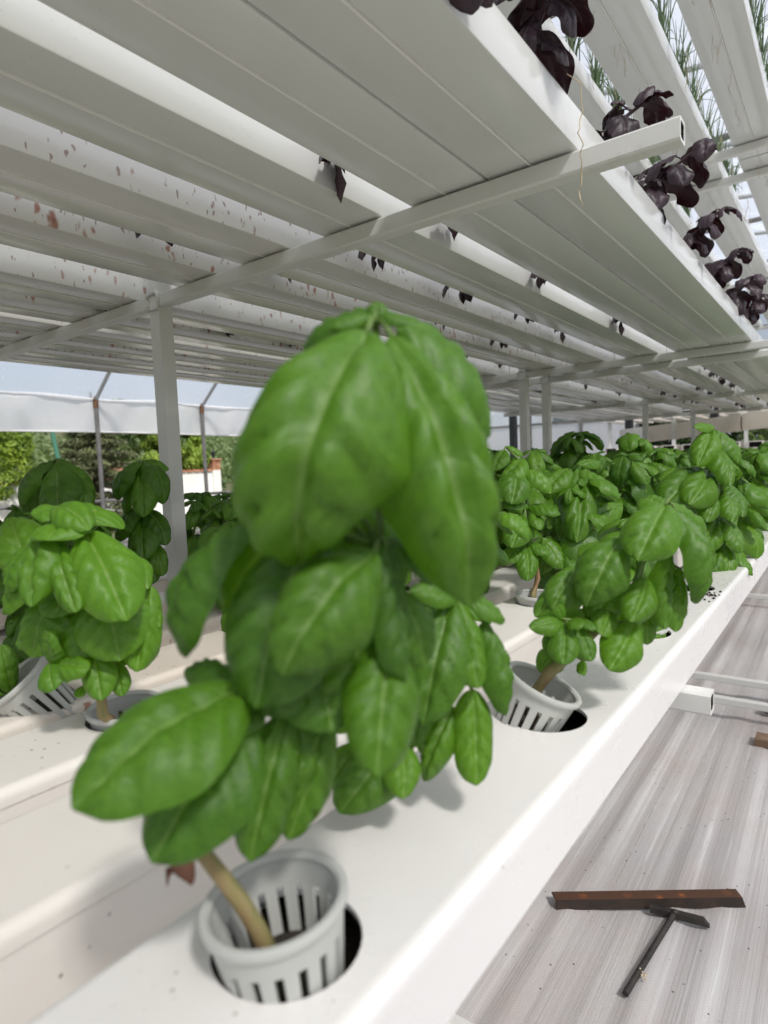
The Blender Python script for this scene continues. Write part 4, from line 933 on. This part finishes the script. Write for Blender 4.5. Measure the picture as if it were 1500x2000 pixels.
for k in range(4):
    rr_ = random.Random(320 + k); its = []
    for q in range(5 + k % 2):
        a = rr_.uniform(-1.3, 1.3); B = Vector((-.02, .05 * rr_.uniform(-1, 1), .03)) * S
        T = Vector((-.05 - .07 * rr_.random(), .16 * math.sin(a), -.05 - .17 * rr_.random())) * S
        its.append((pick('purple', 2, 1.05, rr_), chord_matrix(pick('purple', 2, 1.05, rr_), B, T, (-.5, -.5, .4), rr_.uniform(.10, .15) * S)))
    tb = [([Vector((.25, 0, -.02)) * S, Vector((.12, 0, .12)) * S, Vector((-.02, 0, .03)) * S], [.002, .0018, .0012])]
    pp.append(joined_mesh('purple_bush', its, tb, M['purple'], M['pstem']))
r = random.Random(12)
ups = []
for ci in (1, 2, 3, 4, 5):
    x0, x1 = UPPER[ci]; y = {1: 3.0, 2: 4.3, 3: 2.9, 4: 3.2, 5: 3.6}[ci]
    while y < 28:
        if not (11.4 < y < 12.4): ups.append((ci, x0 - .015, y + r.uniform(-.2, .2)))
        y += r.choice((1.45, 1.45, 1.45, 2.9))
un = {}
for ci, x, y in ups:
    k = un.get(ci, 0); un[ci] = k + 1
    o = link('purple_basil_plant', pp[r.randrange(4)], None, V(x, y, 1.975)); o.rotation_euler = (0, 0, r.uniform(-.35, .35)); s_ = r.uniform(1.05, 1.55); o.scale = (s_, s_, s_)
    tag(o, 'small purple basil tuft, %s in the gap beside the %s overhead channel' % (ORD[min(k, 19)], WORD[ci]), 'purple basil', PG)

# ---------------------------------------------------------------- chives on the highest tier
def chive(x, y, z, seed, n_, L, label):
    r = random.Random(seed); b = MB()
    for k in range(n_):
        a = r.uniform(0, 6.3); le = L * r.uniform(.5, 1.15); o_ = r.uniform(.05, .55); bx, by = x + r.gauss(0, .035), y + r.gauss(0, .06)
        fall = r.random() < .3; pts = []
        for i in range(7):
            u = i / 6; h = le * (u - (.75 if fall else .12) * u ** 2.4); out = o_ * le * (u ** 1.7) * (1.5 if fall else .7)
            pts.append((bx + math.cos(a) * out, by + math.sin(a) * out, z + h))
        b.tube(pts, [.0085, .0085, .008, .0075, .006, .0045, .001], 4, cap=False)
    o = b.build('chive_tuft', M['chive'], smooth=True, fix=False, origin=(x, y, z)); tag(o, label, 'chives', 'chive tufts on the highest tier')
    b = MB()
    for k in range(5):
        q = [Vector((x + r.choice((-1, 1)) * .26, y + r.uniform(-.2, .2), z - .02))]
        for i in range(6): q.append(q[-1] + Vector((r.uniform(-.03, .03), r.uniform(-.05, .05), -r.uniform(.03, .10))))
        b.tube(q, .0028, 3, cap=False)
    tag(b.build('hanging_root', M['root'], o, smooth=True, fix=False), kind='stuff')
r = random.Random(21)
for ci in range(4):
    x0, x1 = TOP[ci]; y = 4.6 + .3 * ci; k = 0
    while y < 15 and k < 13:
        for off in (.20,):
            chive((x0 + x1) / 2 + off, y, 4.95, ci * 50 + k, 34, 1.05, '%s chive tuft along the %s channel of the highest tier' % (ORD[k], WORD[ci]))
        y += .95; k += 1
# stray root hanging from the outer overhead channel across the arm
b = MB(); q = [Vector((-1.19, 3.30, 1.98)), Vector((-1.13, 3.34, 1.93))]
for i in range(22): q.append(q[-1] + Vector((r.uniform(-.012, .012), r.uniform(-.02, .025), -.028)))
b.tube([p_ for p_ in q], .0035, 4); tag(b.build('hanging_root_thread', M['root'], smooth=True), 'thin pale root thread dangling in front of the nearest overhead arm', 'root')

# ---------------------------------------------------------------- tools and bits on the floor
def ang_bar():
    a, e = Vector((-2.25, 5.54, -GZ + .03)), Vector((-.80, 6.55, -GZ + .03))
    d = (e - a); L = d.length; d.normalize(); s_ = Vector((d.y, -d.x, 0))          # s_ towards the camera side
    w_, h_, th = .12, .105, .02
    b = MB(); prof = [(0, 0), (0, h_), (-w_, h_), (-w_, h_ - th), (-th, h_ - th), (-th, 0)]
    def ends(off, sk): return [a + d * (off + sk * (p_[0] + 0)) + s_ * p_[0] + Vector((0, 0, p_[1])) for p_ in prof]
    v = ends(0, .15) + [a + d * (L + .05 - p_[1] * .35) + s_ * p_[0] + Vector((0, 0, p_[1])) for p_ in prof]
    k = len(prof); b.add(v, [(i, (i+1) % k, k + (i+1) % k, k + i) for i in range(k)] + [tuple(range(k-1, -1, -1)), tuple(range(k, 2*k))])
    return tag(b.build('steel_angle_bar', M['rust']), 'rusty brown steel angle bar lying on the woven floor cover', 'angle bar')
FB = (floor_h(-1.5, 6.05) + floor_h(-2.0, 5.7) + floor_h(-1.1, 6.3)) / 3 - .02
_b = ang_bar(); _b.location.z += (FB + .006) * S
t = thing('chipping_tool', V(-1.2, 5.3, -GZ), 'dark T-shaped welded steel tool lying beside the rusty angle bar', 'hand tool')
b = MB(); d = Vector((.47, .085, 0)).normalized(); s_ = Vector((d.y, -d.x, 0)); a = Vector((-1.50, 6.02, -GZ + .045))
v = []
for off, sk in ((0, 0), (.46, .05)):
    for p_, q_ in ((0, 0), (.06, 0), (.06, .06), (0, .06)): v.append(a + d * (off + sk * (1 if q_ == 0 else 0)) + s_ * p_ + Vector((0, 0, q_)))
b.add(v, [(0,1,2,3), (7,6,5,4), (0,4,5,1), (1,5,6,2), (2,6,7,3), (3,7,4,0)]); b.build('head', M['iron'], t)
b = MB(); b.tube([(-1.285, 6.03, -GZ + .08), (-1.35, 5.45, -GZ + .075), (-1.415, 4.88, -GZ + .06)], .027, 12); b.build('handle_rod', M['iron'], t, smooth='auto')
b = MB(); b.tube([(-1.31, 6.03, -GZ + .09), (-1.28, 6.02, -GZ + .10), (-1.25, 6.04, -GZ + .09)], [.022, .032, .02], 8); b.build('weld_bead', M['iron'], t, smooth=True)
b = MB()
for k in range(14): 
    c_ = Vector((-1.33 + r.gauss(0, .016), 5.12 + r.gauss(0, .02), -GZ + .06 + r.uniform(0, .05))); s_ = r.uniform(.006, .011)
    b.add([c_ + Vector(q) * s_ for q in ((1,0,0),(-1,0,0),(0,1,0),(0,-1,0),(0,0,1),(0,0,-1))], [(0,2,4),(2,1,4),(1,3,4),(3,0,4),(2,0,5),(1,2,5),(3,1,5),(0,3,5)])
tag(b.build('crumb', M['root']), 'small pale crumb beside the rod of the T-shaped tool', 'crumb')
b = MB(); b.box((-1.10, 10.45, -GZ + .0), (-.2, 10.75, -GZ + .13)); tag(b.build('timber_offcut', M['wood']), 'short brown timber offcut lying under the low arm by the right edge', 'timber')
lf = FAM['purple'][0][1.4][0]
lo = bpy.data.objects.new('fallen_leaf', lf['me']); C.objects.link(lo)
lo.matrix_basis = chord_matrix(lf, V(-1.12, 11.75, -GZ + .10), V(-.86, 11.95, -GZ + .16), (0, -.6, 1), .22 * S)
tag(lo, 'curled fallen purple leaf on the floor between the two low arms', 'leaf')
b = MB()
for k in range(40):
    c_ = Vector((-.83 + r.gauss(0, .07), 4.85 + r.gauss(0, .09), -.993)); s_ = r.uniform(.003, .010)
    b.add([c_ + Vector((q[0]*s_*1.6, q[1]*s_, q[2]*s_)) for q in ((1,0,0),(-1,0,0),(0,1,0),(0,-1,0),(0,0,1),(0,0,-1))], [(0,2,4),(2,1,4),(1,3,4),(3,0,4),(2,0,5),(1,2,5),(3,1,5),(0,3,5)])
tag(b.build('soil_crumbs', M['soil']), 'scatter of dark soil crumbs on the aisle-side channel beside an empty hole', 'soil', kind='stuff')

# ---------------------------------------------------------------- greenhouse shell
XL, XR, ZE = -24.0, 12.0, 3.1
RIDGE = -6.0
ARCH = [(XL, ZE), (XL + 2.6, ZE + 2.2), (XL + 6.5, ZE + 4.6), (XL + 11.5, ZE + 6.3), (RIDGE, ZE + 7.0), (XR - 11.5, ZE + 6.3), (XR - 6.5, ZE + 4.6), (XR - 2.6, ZE + 2.2), (XR, ZE)]
Y0, Y1 = -14.0, 46.0
b = MB(); v, f = [], []
NYS = 40
for j in range(NYS + 1):
    y = Y0 + (Y1 - Y0) * j / NYS
    for i, (x, z) in enumerate(ARCH): v.append((x, y, z + .10 + (.03 * math.sin(j * 1.7 + i) if 0 < i < 8 else 0)))
k = len(ARCH)
b.add(v, [(j*k+i, j*k+i+1, (j+1)*k+i+1, (j+1)*k+i) for j in range(NYS) for i in range(k - 1)])
tag(b.build('roof_film', M['film'], smooth=True, fix=False), 'translucent pale plastic film roof stretched over the greenhouse hoops', 'film roof')
HOOPY = [-12.1 + 5.06 * i for i in range(12)]
hoop_lb = 'greenhouse hoop of dark pipe, %s along the left side from the camera end'
for i, y in enumerate(HOOPY):
    t = thing('greenhouse_hoop', V(XL, y, -GZ), hoop_lb % (ORD[i] if i else 'first'), 'greenhouse hoop', 'pipe hoops carrying the film')
    for x in (XL, XR):
        b = MB(); b.tube([(x, y, -GZ), (x, y, ZE)], .088, 10); b.build('post', M['pipe'], t, smooth='auto')
        b = MB(); b.tube([(x, y, ZE - .30), (x, y, ZE + .02), (x + (.10 if x < 0 else -.10), y, ZE + .13)], [.105, .115, .09], 10); b.build('joint', M['joint'], t, smooth='auto')
    b = MB(); b.tube([(x, y, z) for x, z in ARCH], .075, 8); b.build('rafter', M['pipe2'], t, smooth='auto')
    b = MB(); b.tube([(XL + 1.55, y, ZE + 1.32), (XL + 5.2, y, ZE + 1.95), (XL + 9, y, ZE + 2.6), (XR - 9, y, ZE + 2.6), (XR - 1.55, y, ZE + 1.32)], .06, 8); b.build('brace', M['pipe'], t, smooth='auto')
# curtains: film rolled part of the way down both sides
for x, lb in ((XL - .12, 'milky plastic side curtain hanging half way down the left side'), (XR + .12, 'milky plastic side curtain hanging on the aisle side')):
    t = thing('side_curtain', V(x, 16, -GZ), lb, 'side curtain', 'side curtains')
    b = MB(); v, f = [], []; zz = [ZE + .10, ZE - .1, ZE - .5, ZE - .9, ZE - 1.24]; n_ = 240
    for j in range(n_ + 1):
        y = Y0 + (Y1 - Y0) * j / n_
        for i, z in enumerate(zz):
            wv_ = .05 * math.sin(y * 1.9 + i * .7) * (.4 + .3 * i) + .03 * math.sin(y * 5.3 + i * 1.1); v.append((x + wv_, y, z + .015 * math.sin(y * .8)))
    k = len(zz); b.add(v, [(j*k+i, j*k+i+1, (j+1)*k+i+1, (j+1)*k+i) for j in range(n_) for i in range(k-1)])
    b.build('film_sheet', M['curtain'], t, smooth=True, fix=False)
    b = MB(); b.tube([(x, Y0 + 2 * i, ZE - 1.25 + .02 * math.sin(i)) for i in range(31)], .035, 8); b.build('hem', M['wall'], t, smooth=True)
    b = MB(); b.tube([(x + .06, Y0 + 1.2 * i, ZE + .08 + .05 * math.sin(i * 1.3)) for i in range(51)], [.05 + .03 * math.sin(i * 2.1) for i in range(51)], 8); b.build('rolled_edge', M['curtain'], t, smooth=True)
    b = MB(); b.tube([(x + .1, Y0, -.90), (x + .1, Y1, -.90)], .07, 8); b.build('side_rail', M['pipe'], t, smooth=True)
# far end wall: dark posts, film panes
t = thing('end_wall', V(-6, Y1, -GZ), 'far end wall of the greenhouse with dark posts and film panels', 'end wall')
for k, x in enumerate([XL + 4.0 * i for i in range(10)]):
    b = MB(); b.box((x - .1, Y1 - .1, -GZ), (x + .1, Y1 + .1, ZE + 3.4)); b.build('post', M['pipe'], t)
b = MB(); b.box((XL, Y1 - .08, ZE - .35), (XR, Y1 + .08, ZE - .19)); b.build('cross_rail', M['pipe'], t)
for i in range(9):
    x0 = XL + 4.0 * i + .12
    top_ = ZE - .37
    if i < 3: b = MB(); b.add([(x0, Y1, -GZ), (x0 + 3.76, Y1, -GZ), (x0 + 3.76, Y1, top_), (x0, Y1, top_)], [(0, 1, 2, 3)]); b.build('film_panel', M['curtain'], t, fix=False)
b = MB(); v = [(x, Y1 + .02, z + .08) for x, z in ARCH] ; b.add(v + [(XL, Y1 + .02, ZE - .18), (XR, Y1 + .02, ZE - .18)], [tuple(range(9)) + (10, 9)]); b.build('gable_film', M['film'], t, fix=False)
# dark uprights and the sloping box gutter beyond the racks
for (x, y, lb) in ((-14.2, 30.5, 'dark greenhouse upright left of the paired rack posts'), (-4.9, 31.5, 'dark greenhouse upright behind the box gutter'), (-8.6, 31.5, 'dark greenhouse upright behind the left end of the box gutter')):
    b = MB(); b.box((x - .16, y - .16, -GZ), (x + .16, y + .16, 3.6)); tag(b.build('greenhouse_upright', M['black']), lb, 'upright', 'dark uprights inside the greenhouse')
t = thing('box_gutter', V(-4, 29.2, .3), 'long sloping grey-white box gutter crossing behind the far rack', 'gutter')
b = MB(); a, e = Vector((-8.3, 29.2, .90)), Vector((3.0, 29.2, 1.68)); k = .33
def seg(u0, u1, m_, nm):
    b = MB(); p0, p1 = a.lerp(e, u0), a.lerp(e, u1); v = []
    for q in (p0, p1):
        for dy, dz in ((-k, -k), (k, -k), (k, k), (-k, k)): v.append(q + Vector((0, dy, dz)))
    b.add(v, [(3,2,1,0), (4,5,6,7), (0,1,5,4), (1,2,6,5), (2,3,7,6), (3,0,4,7)]); b.build(nm, m_, t)
k = .33; seg(.10, .42, M['pvc_lower3'], 'trough_length'); k = .33; seg(.425, 1, M['pvc_lower3'], 'trough_length'); k = .345; seg(0, .098, M['pvc_lower'], 'end_piece'); k = .35; seg(.19, .205, M['steel'], 'bracket')
for x in (-7.3, -4.6, -1.9):
    b = MB(); b.box((x - .06, 29.1, -GZ), (x + .06, 29.3, .9)); b.build('leg', M['steel'], t)
# another rack standing across the far end: rows of open channel ends
for lv, (z, nm) in enumerate(((1.9, 'upper'), (.2, 'middle'), (-1.2, 'low'))):
    for i in range(14 if lv == 0 else 12):
        x = -10.6 + .95 * i + .05 * lv; t2 = MB(); 
        pr = [(x, 33.6, z), ]
        t2.add([(x,34,z),(x+.62,34,z),(x+.62,34,z+.34),(x,34,z+.34),(x+.04,34,z+.04),(x+.58,34,z+.04),(x+.58,34,z+.30),(x+.04,34,z+.30),
                (x,38,z),(x+.62,38,z),(x+.62,38,z+.34),(x,38,z+.34),(x+.04,35,z+.04),(x+.58,35,z+.04),(x+.58,35,z+.30),(x+.04,35,z+.30)],
               [(0,1,5,4),(1,2,6,5),(2,3,7,6),(3,0,4,7),(0,8,9,1),(1,9,10,2),(2,10,11,3),(3,11,8,0),(8,11,10,9),(4,5,13,12),(5,6,14,13),(6,7,15,14),(7,4,12,15)])
        o = t2.build('open_channel', M['pvc_lower2'], fix=False)
        tag(o, 'open-ended white channel, %s from left in the %s row across the end' % (ORD[i] if i else 'first', nm), 'channel', 'open channel ends on the cross rack')
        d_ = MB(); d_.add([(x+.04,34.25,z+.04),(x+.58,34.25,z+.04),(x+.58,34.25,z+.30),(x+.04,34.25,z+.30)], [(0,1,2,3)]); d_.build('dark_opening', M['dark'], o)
for i, x in enumerate((-10.4, -7.2, -4.0, -.8)):
    b = MB(); b.box((x - .08, 34.3, -GZ), (x + .08, 34.46, 1.88)); tag(b.build('rack_post', M['steel']), '%s white post of the rack across the far end' % ('leftmost', 'second from left', 'third from left', 'rightmost')[i], 'post', 'posts of the cross rack')

# ---------------------------------------------------------------- outside on the left: wall, trees
def wall_seg(y0, y1, zt, lb):
    t = thing('garden_wall', V(-60, (y0 + y1) / 2, -GZ), lb, 'wall', 'white rendered garden wall lengths')
    b = MB(); b.box((-60.9, y0, -GZ - .3), (-60, y1, zt - .28)); b.build('rendered_face', M['wall'], t)
    y = y0; i = 0; me = None
    while y < y1 - .05:
        for row in range(2):
            q = MB(); yy = min(y + .92, y1) - .05
            o0 = (row * .02); q.box((-61.05 + .12 * row, y + .02, zt - .278 + .14 * row), (-59.82 - .16 * row, yy, zt - .15 + .14 * row))
            q.build('cap_brick', M['brick'], t)
        y += .95; i += 1
wall_seg(8, 34.2, .12, 'lowest length of white wall with red brick cap at far left')
wall_seg(35.4, 46.6, .62, 'raised length of white wall with red brick cap between the brick piers')
for (y, zt, lb) in ((34.8, 1.45, 'left brick pier of the white garden wall'), (47.2, 1.75, 'right brick pier topped by a black lantern at the wall end')):
    t = thing('brick_pier', V(-60.4, y, -GZ), lb, 'brick pier', 'brick piers of the garden wall')
    b = MB(); b.box((-60.95, y - .55, -GZ - .3), (-59.9, y + .55, zt - 1.3)); b.build('shaft', M['wall'], t)
    for row in range(6):
        for c_ in range(2):
            for f_ in range(2):
                q = MB(); z0 = zt - 1.3 + .2 * row; q.box((-61.0 + .56 * f_, y - .58 + .59 * c_ + (.0 if row % 2 else .02), z0), (-60.46 + .56 * f_ + .02 * (row % 2), y - .02 + .59 * c_, z0 + .18)); q.build('brick', M['brick'], t)
    q = MB(); q.box((-61.15, y - .72, zt - .09), (-59.75, y + .72, zt + .06)); q.build('cap_slab', M['brick'], t)
t = thing('wall_lantern', V(-60.4, 47.2, 1.81), 'small black lantern standing on the right brick pier', 'lantern')
b = MB(); b.tube([(-60.4, 47.2, 1.81), (-60.4, 47.2, 2.0)], .09, 8); b.build('stem', M['black'], t)
b = MB(); b.tube([(-60.4, 47.2, 2.0), (-60.4, 47.2, 2.5)], [.16, .26], 6); b.build('lantern_cage', M['black'], t)
b = MB(); b.tube([(-60.4, 47.2, 2.5), (-60.4, 47.2, 2.62), (-60.4, 47.2, 2.85)], [.34, .22, .03], 6); b.build('lantern_roof', M['black'], t)
b = MB(); b.tube([(-55, 23.2, -GZ), (-55, 25.2, -.6), (-55, 24.2, 4.5)][1:], .18, 10); 
b = MB(); b.tube([(-50, 24.9, -GZ), (-50, 23.5, 6)], .16, 10); tag(b.build('green_pole', M['greenpole'], smooth='auto'), 'slanting green painted pole before the hedge at far left', 'pole')

def cloud(name, seed, blobs, n_, size, m_, shape='leaf', droop=0.0):
    """leaf clumps through a set of ellipsoids: (cx,cy,cz,rx,ry,rz)"""
    r = random.Random(seed); v, f, tone = [], [], []
    vol = [q[3] * q[4] * q[5] for q in blobs]; tot = sum(vol)
    for q, w_ in zip(blobs, vol):
        for _ in range(max(20, int(n_ * w_ / tot))):
            while True:
                d = Vector((r.uniform(-1, 1), r.uniform(-1, 1), r.uniform(-1, 1)))
                if .25 < d.length < 1: break
            d *= (.72 + .28 * r.random()) / max(.35, d.length) if r.random() < .7 else 1
            c_ = Vector((q[0] + d.x * q[3], q[1] + d.y * q[4], q[2] + d.z * q[5]))
            nn = NO.noise(c_ * .55 + Vector((seed, 0, 0)))
            if nn < -.22: continue
            nrm = (d + Vector((r.gauss(0, .6), r.gauss(0, .6), r.gauss(0, .6)))).normalized()
            t1 = nrm.cross(Vector((r.gauss(0, 1), r.gauss(0, 1), r.gauss(0, 1)))).normalized(); t2 = nrm.cross(t1)
            s_ = size * r.uniform(.55, 1.35)
            if droop: t2 = (t2 * .4 + Vector((d.x * .8, d.y * .8, -droop))).normalized(); t1 = t2.cross(nrm).normalized()
            k = len(v); asp = .42 if shape == 'leaf' else .22
            v += [c_ - t2 * s_, c_ + t1 * s_ * asp + nrm * s_ * .12, c_ + t2 * s_, c_ - t1 * s_ * asp + nrm * s_ * .12]; f += [(k, k+1, k+2), (k, k+2, k+3)]
            tone.append(min(1, max(0, .5 + nn * .7 + r.gauss(0, .22))))
    v2 = [V(*q) for q in v]; me = raw(name, v2, f, m_); at = me.attributes.new('tone', 'FLOAT', 'FACE')
    at.data.foreach_set('value', [x for x in tone for _ in (0, 1)]); return me
def tree(name, loc, label, cat, blobs, n_, size, m_, trunk, seed, group=None, shape='leaf', droop=0.0):
    o0 = V(*loc); t = thing(name, o0, label, cat, group)
    me = cloud('crown', seed, blobs, n_, size, m_, shape, droop)
    me.transform(Matrix.Translation(-o0)); o = link('crown', me, t)
    b = MB()
    for pts, rd in trunk: b.tube(pts, rd, 8)
    b.build('trunk', M['bark'], t, smooth=True)
r = random.Random(4)
# dark spruce with tiers of drooping boughs
bl = []; SX, SY = -53.5, 29.0
for k in range(12):
    z = -4.0 + k * .95; R_ = 4.6 * (1 - k / 15)
    for j in range(6):
        a = j * 1.05 + k * .5 + r.uniform(-.3, .3); L = R_ * r.uniform(.75, 1.1)
        for q in (.45, .75, 1.0):
            bl.append((SX + math.cos(a) * L * q, SY + math.sin(a) * L * q, z - .55 * q + r.uniform(-.1, .1), .95, .95, .30))
tree('spruce_tree', (SX, SY, -GZ), 'dark spruce tree with layered drooping boughs outside beyond the left curtain', 'tree', bl, 26000, .26, M['spruce'],
     [([(SX, SY, -GZ), (SX, SY, 3), (SX, SY, 7.6)], [.5, .3, .08])] + [([(SX, SY, -3.4 + k * .95), (SX + math.cos(k * 2.1) * 3 * (1 - k / 15), SY + math.sin(k * 2.1) * 3 * (1 - k / 15), -3.8 + k * .95)], [.10, .04]) for k in range(11)], 31, shape='needle', droop=.35)
tree('ivy_hedge', (-58.5, 19.5, -GZ), 'bright green climbing hedge spilling over the wall at far left', 'hedge', [(-59.3, 12 + 1.6 * i + r.uniform(-.4, .4), 1.9 + r.uniform(-1.0, 1.2) + (j * 1.7), 1.3, 1.5, 1.4) for i in range(9) for j in range(-1, 3)], 20000, .24, M['vine'],
     [([(-59.6, 16, -GZ), (-59.5, 17, 3)], [.15, .06]), ([(-59.6, 20, -GZ), (-59.5, 20.5, 4)], [.15, .06])], 32)
tree('bushy_tree', (-62.5, 44, -GZ), 'bright yellow-green tree drooping over the white wall behind the centre post', 'tree', [(-61.8 + r.uniform(-1, 1), 39.5 + 1.15 * i + r.uniform(-.4, .4), 2.4 + r.uniform(-1.4, 1.8) + j * 1.8, 1.3, 1.2, 1.5) for i in range(7) for j in range(3)], 22000, .30, M['vine'],
     [([(-62.5, 43, -GZ), (-62.4, 43.2, 1), (-62, 43, 5)], [.35, .25, .08]), ([(-62.4, 43.2, .5), (-62, 45, 3.5)], [.15, .05])], 33, droop=.8)
tree('round_tree', (-66, 39, -GZ), 'soft mid-green tree between the spruce and the bright tree', 'tree', [(-66 + r.uniform(-1.5, 1.5), 34.5 + 1.5 * i + r.uniform(-.5, .5), 2.0 + r.uniform(-1.4, 1.6) + j * 1.9, 1.7, 1.6, 1.5) for i in range(5) for j in range(3)], 16000, .24, M['shrub'],
     [([(-66, 38, -GZ), (-66, 38.2, 2), (-66, 38, 6)], [.35, .25, .08])], 34)
# far wooded hillside
b = MB(); v = []
for j in range(30):
    for i in range(12):
        x = -95 - i * 22; y = -40 + j * 16; z = -GZ - .2 + max(0, i - .0) * 3.2 + 2.5 * NO.noise((x * .02, y * .02, 3)); v.append((x, y, z))
b.add(v, [(j*12+i, j*12+i+1, (j+1)*12+i+1, (j+1)*12+i) for j in range(29) for i in range(11)]); tag(b.build('hillside', M['ground'], smooth=True), kind='structure')
bl = [(-98 - r.uniform(0, 1) ** 1.2 * 130, 20 + r.uniform(0, 190), 0, 4.2, 4.2, 3.6) for _ in range(240)]
bl = [(x, y, -GZ + 2.2 + (-95 - x) / 22 * 3.2 * .92 + r.uniform(-.5, 1.8), a, b_, c_) for x, y, _, a, b_, c_ in bl]
me = cloud('distant_wood', 35, bl, 52000, .85, M['forest']); o = link('distant_wood', me); tag(o, 'far wooded hillside seen beyond the white wall', 'wood', kind='stuff')
# vegetation beyond the far end
for i, (x, y, R_, lb) in enumerate(((-17, 52, 3.6, 'dark leafy bush outside the far end, left of the posts'), (-10, 53, 4.2, 'dark leafy bush outside the far end behind the box gutter'), (-3, 52, 4.0, 'leafy bush outside the far end at right'), (4, 54, 4.5, 'leafy tree outside the far end by the right edge'))):
    tree('leafy_bush', (x, y, -GZ), lb, 'bush', [(x + r.uniform(-2.4, 2.4), y + r.uniform(-1, 1), -2.6 + 1.35 * j + r.uniform(-.5, .5), 2.3, 1.6, 1.5) for j in range(6) for _ in range(3)], 9000, .30, M['shrub'] if i > 1 else M['darkhedge'],
         [([(x, y, -GZ), (x, y, 2)], [.25, .1])], 60 + i, 'bushes outside the far end')
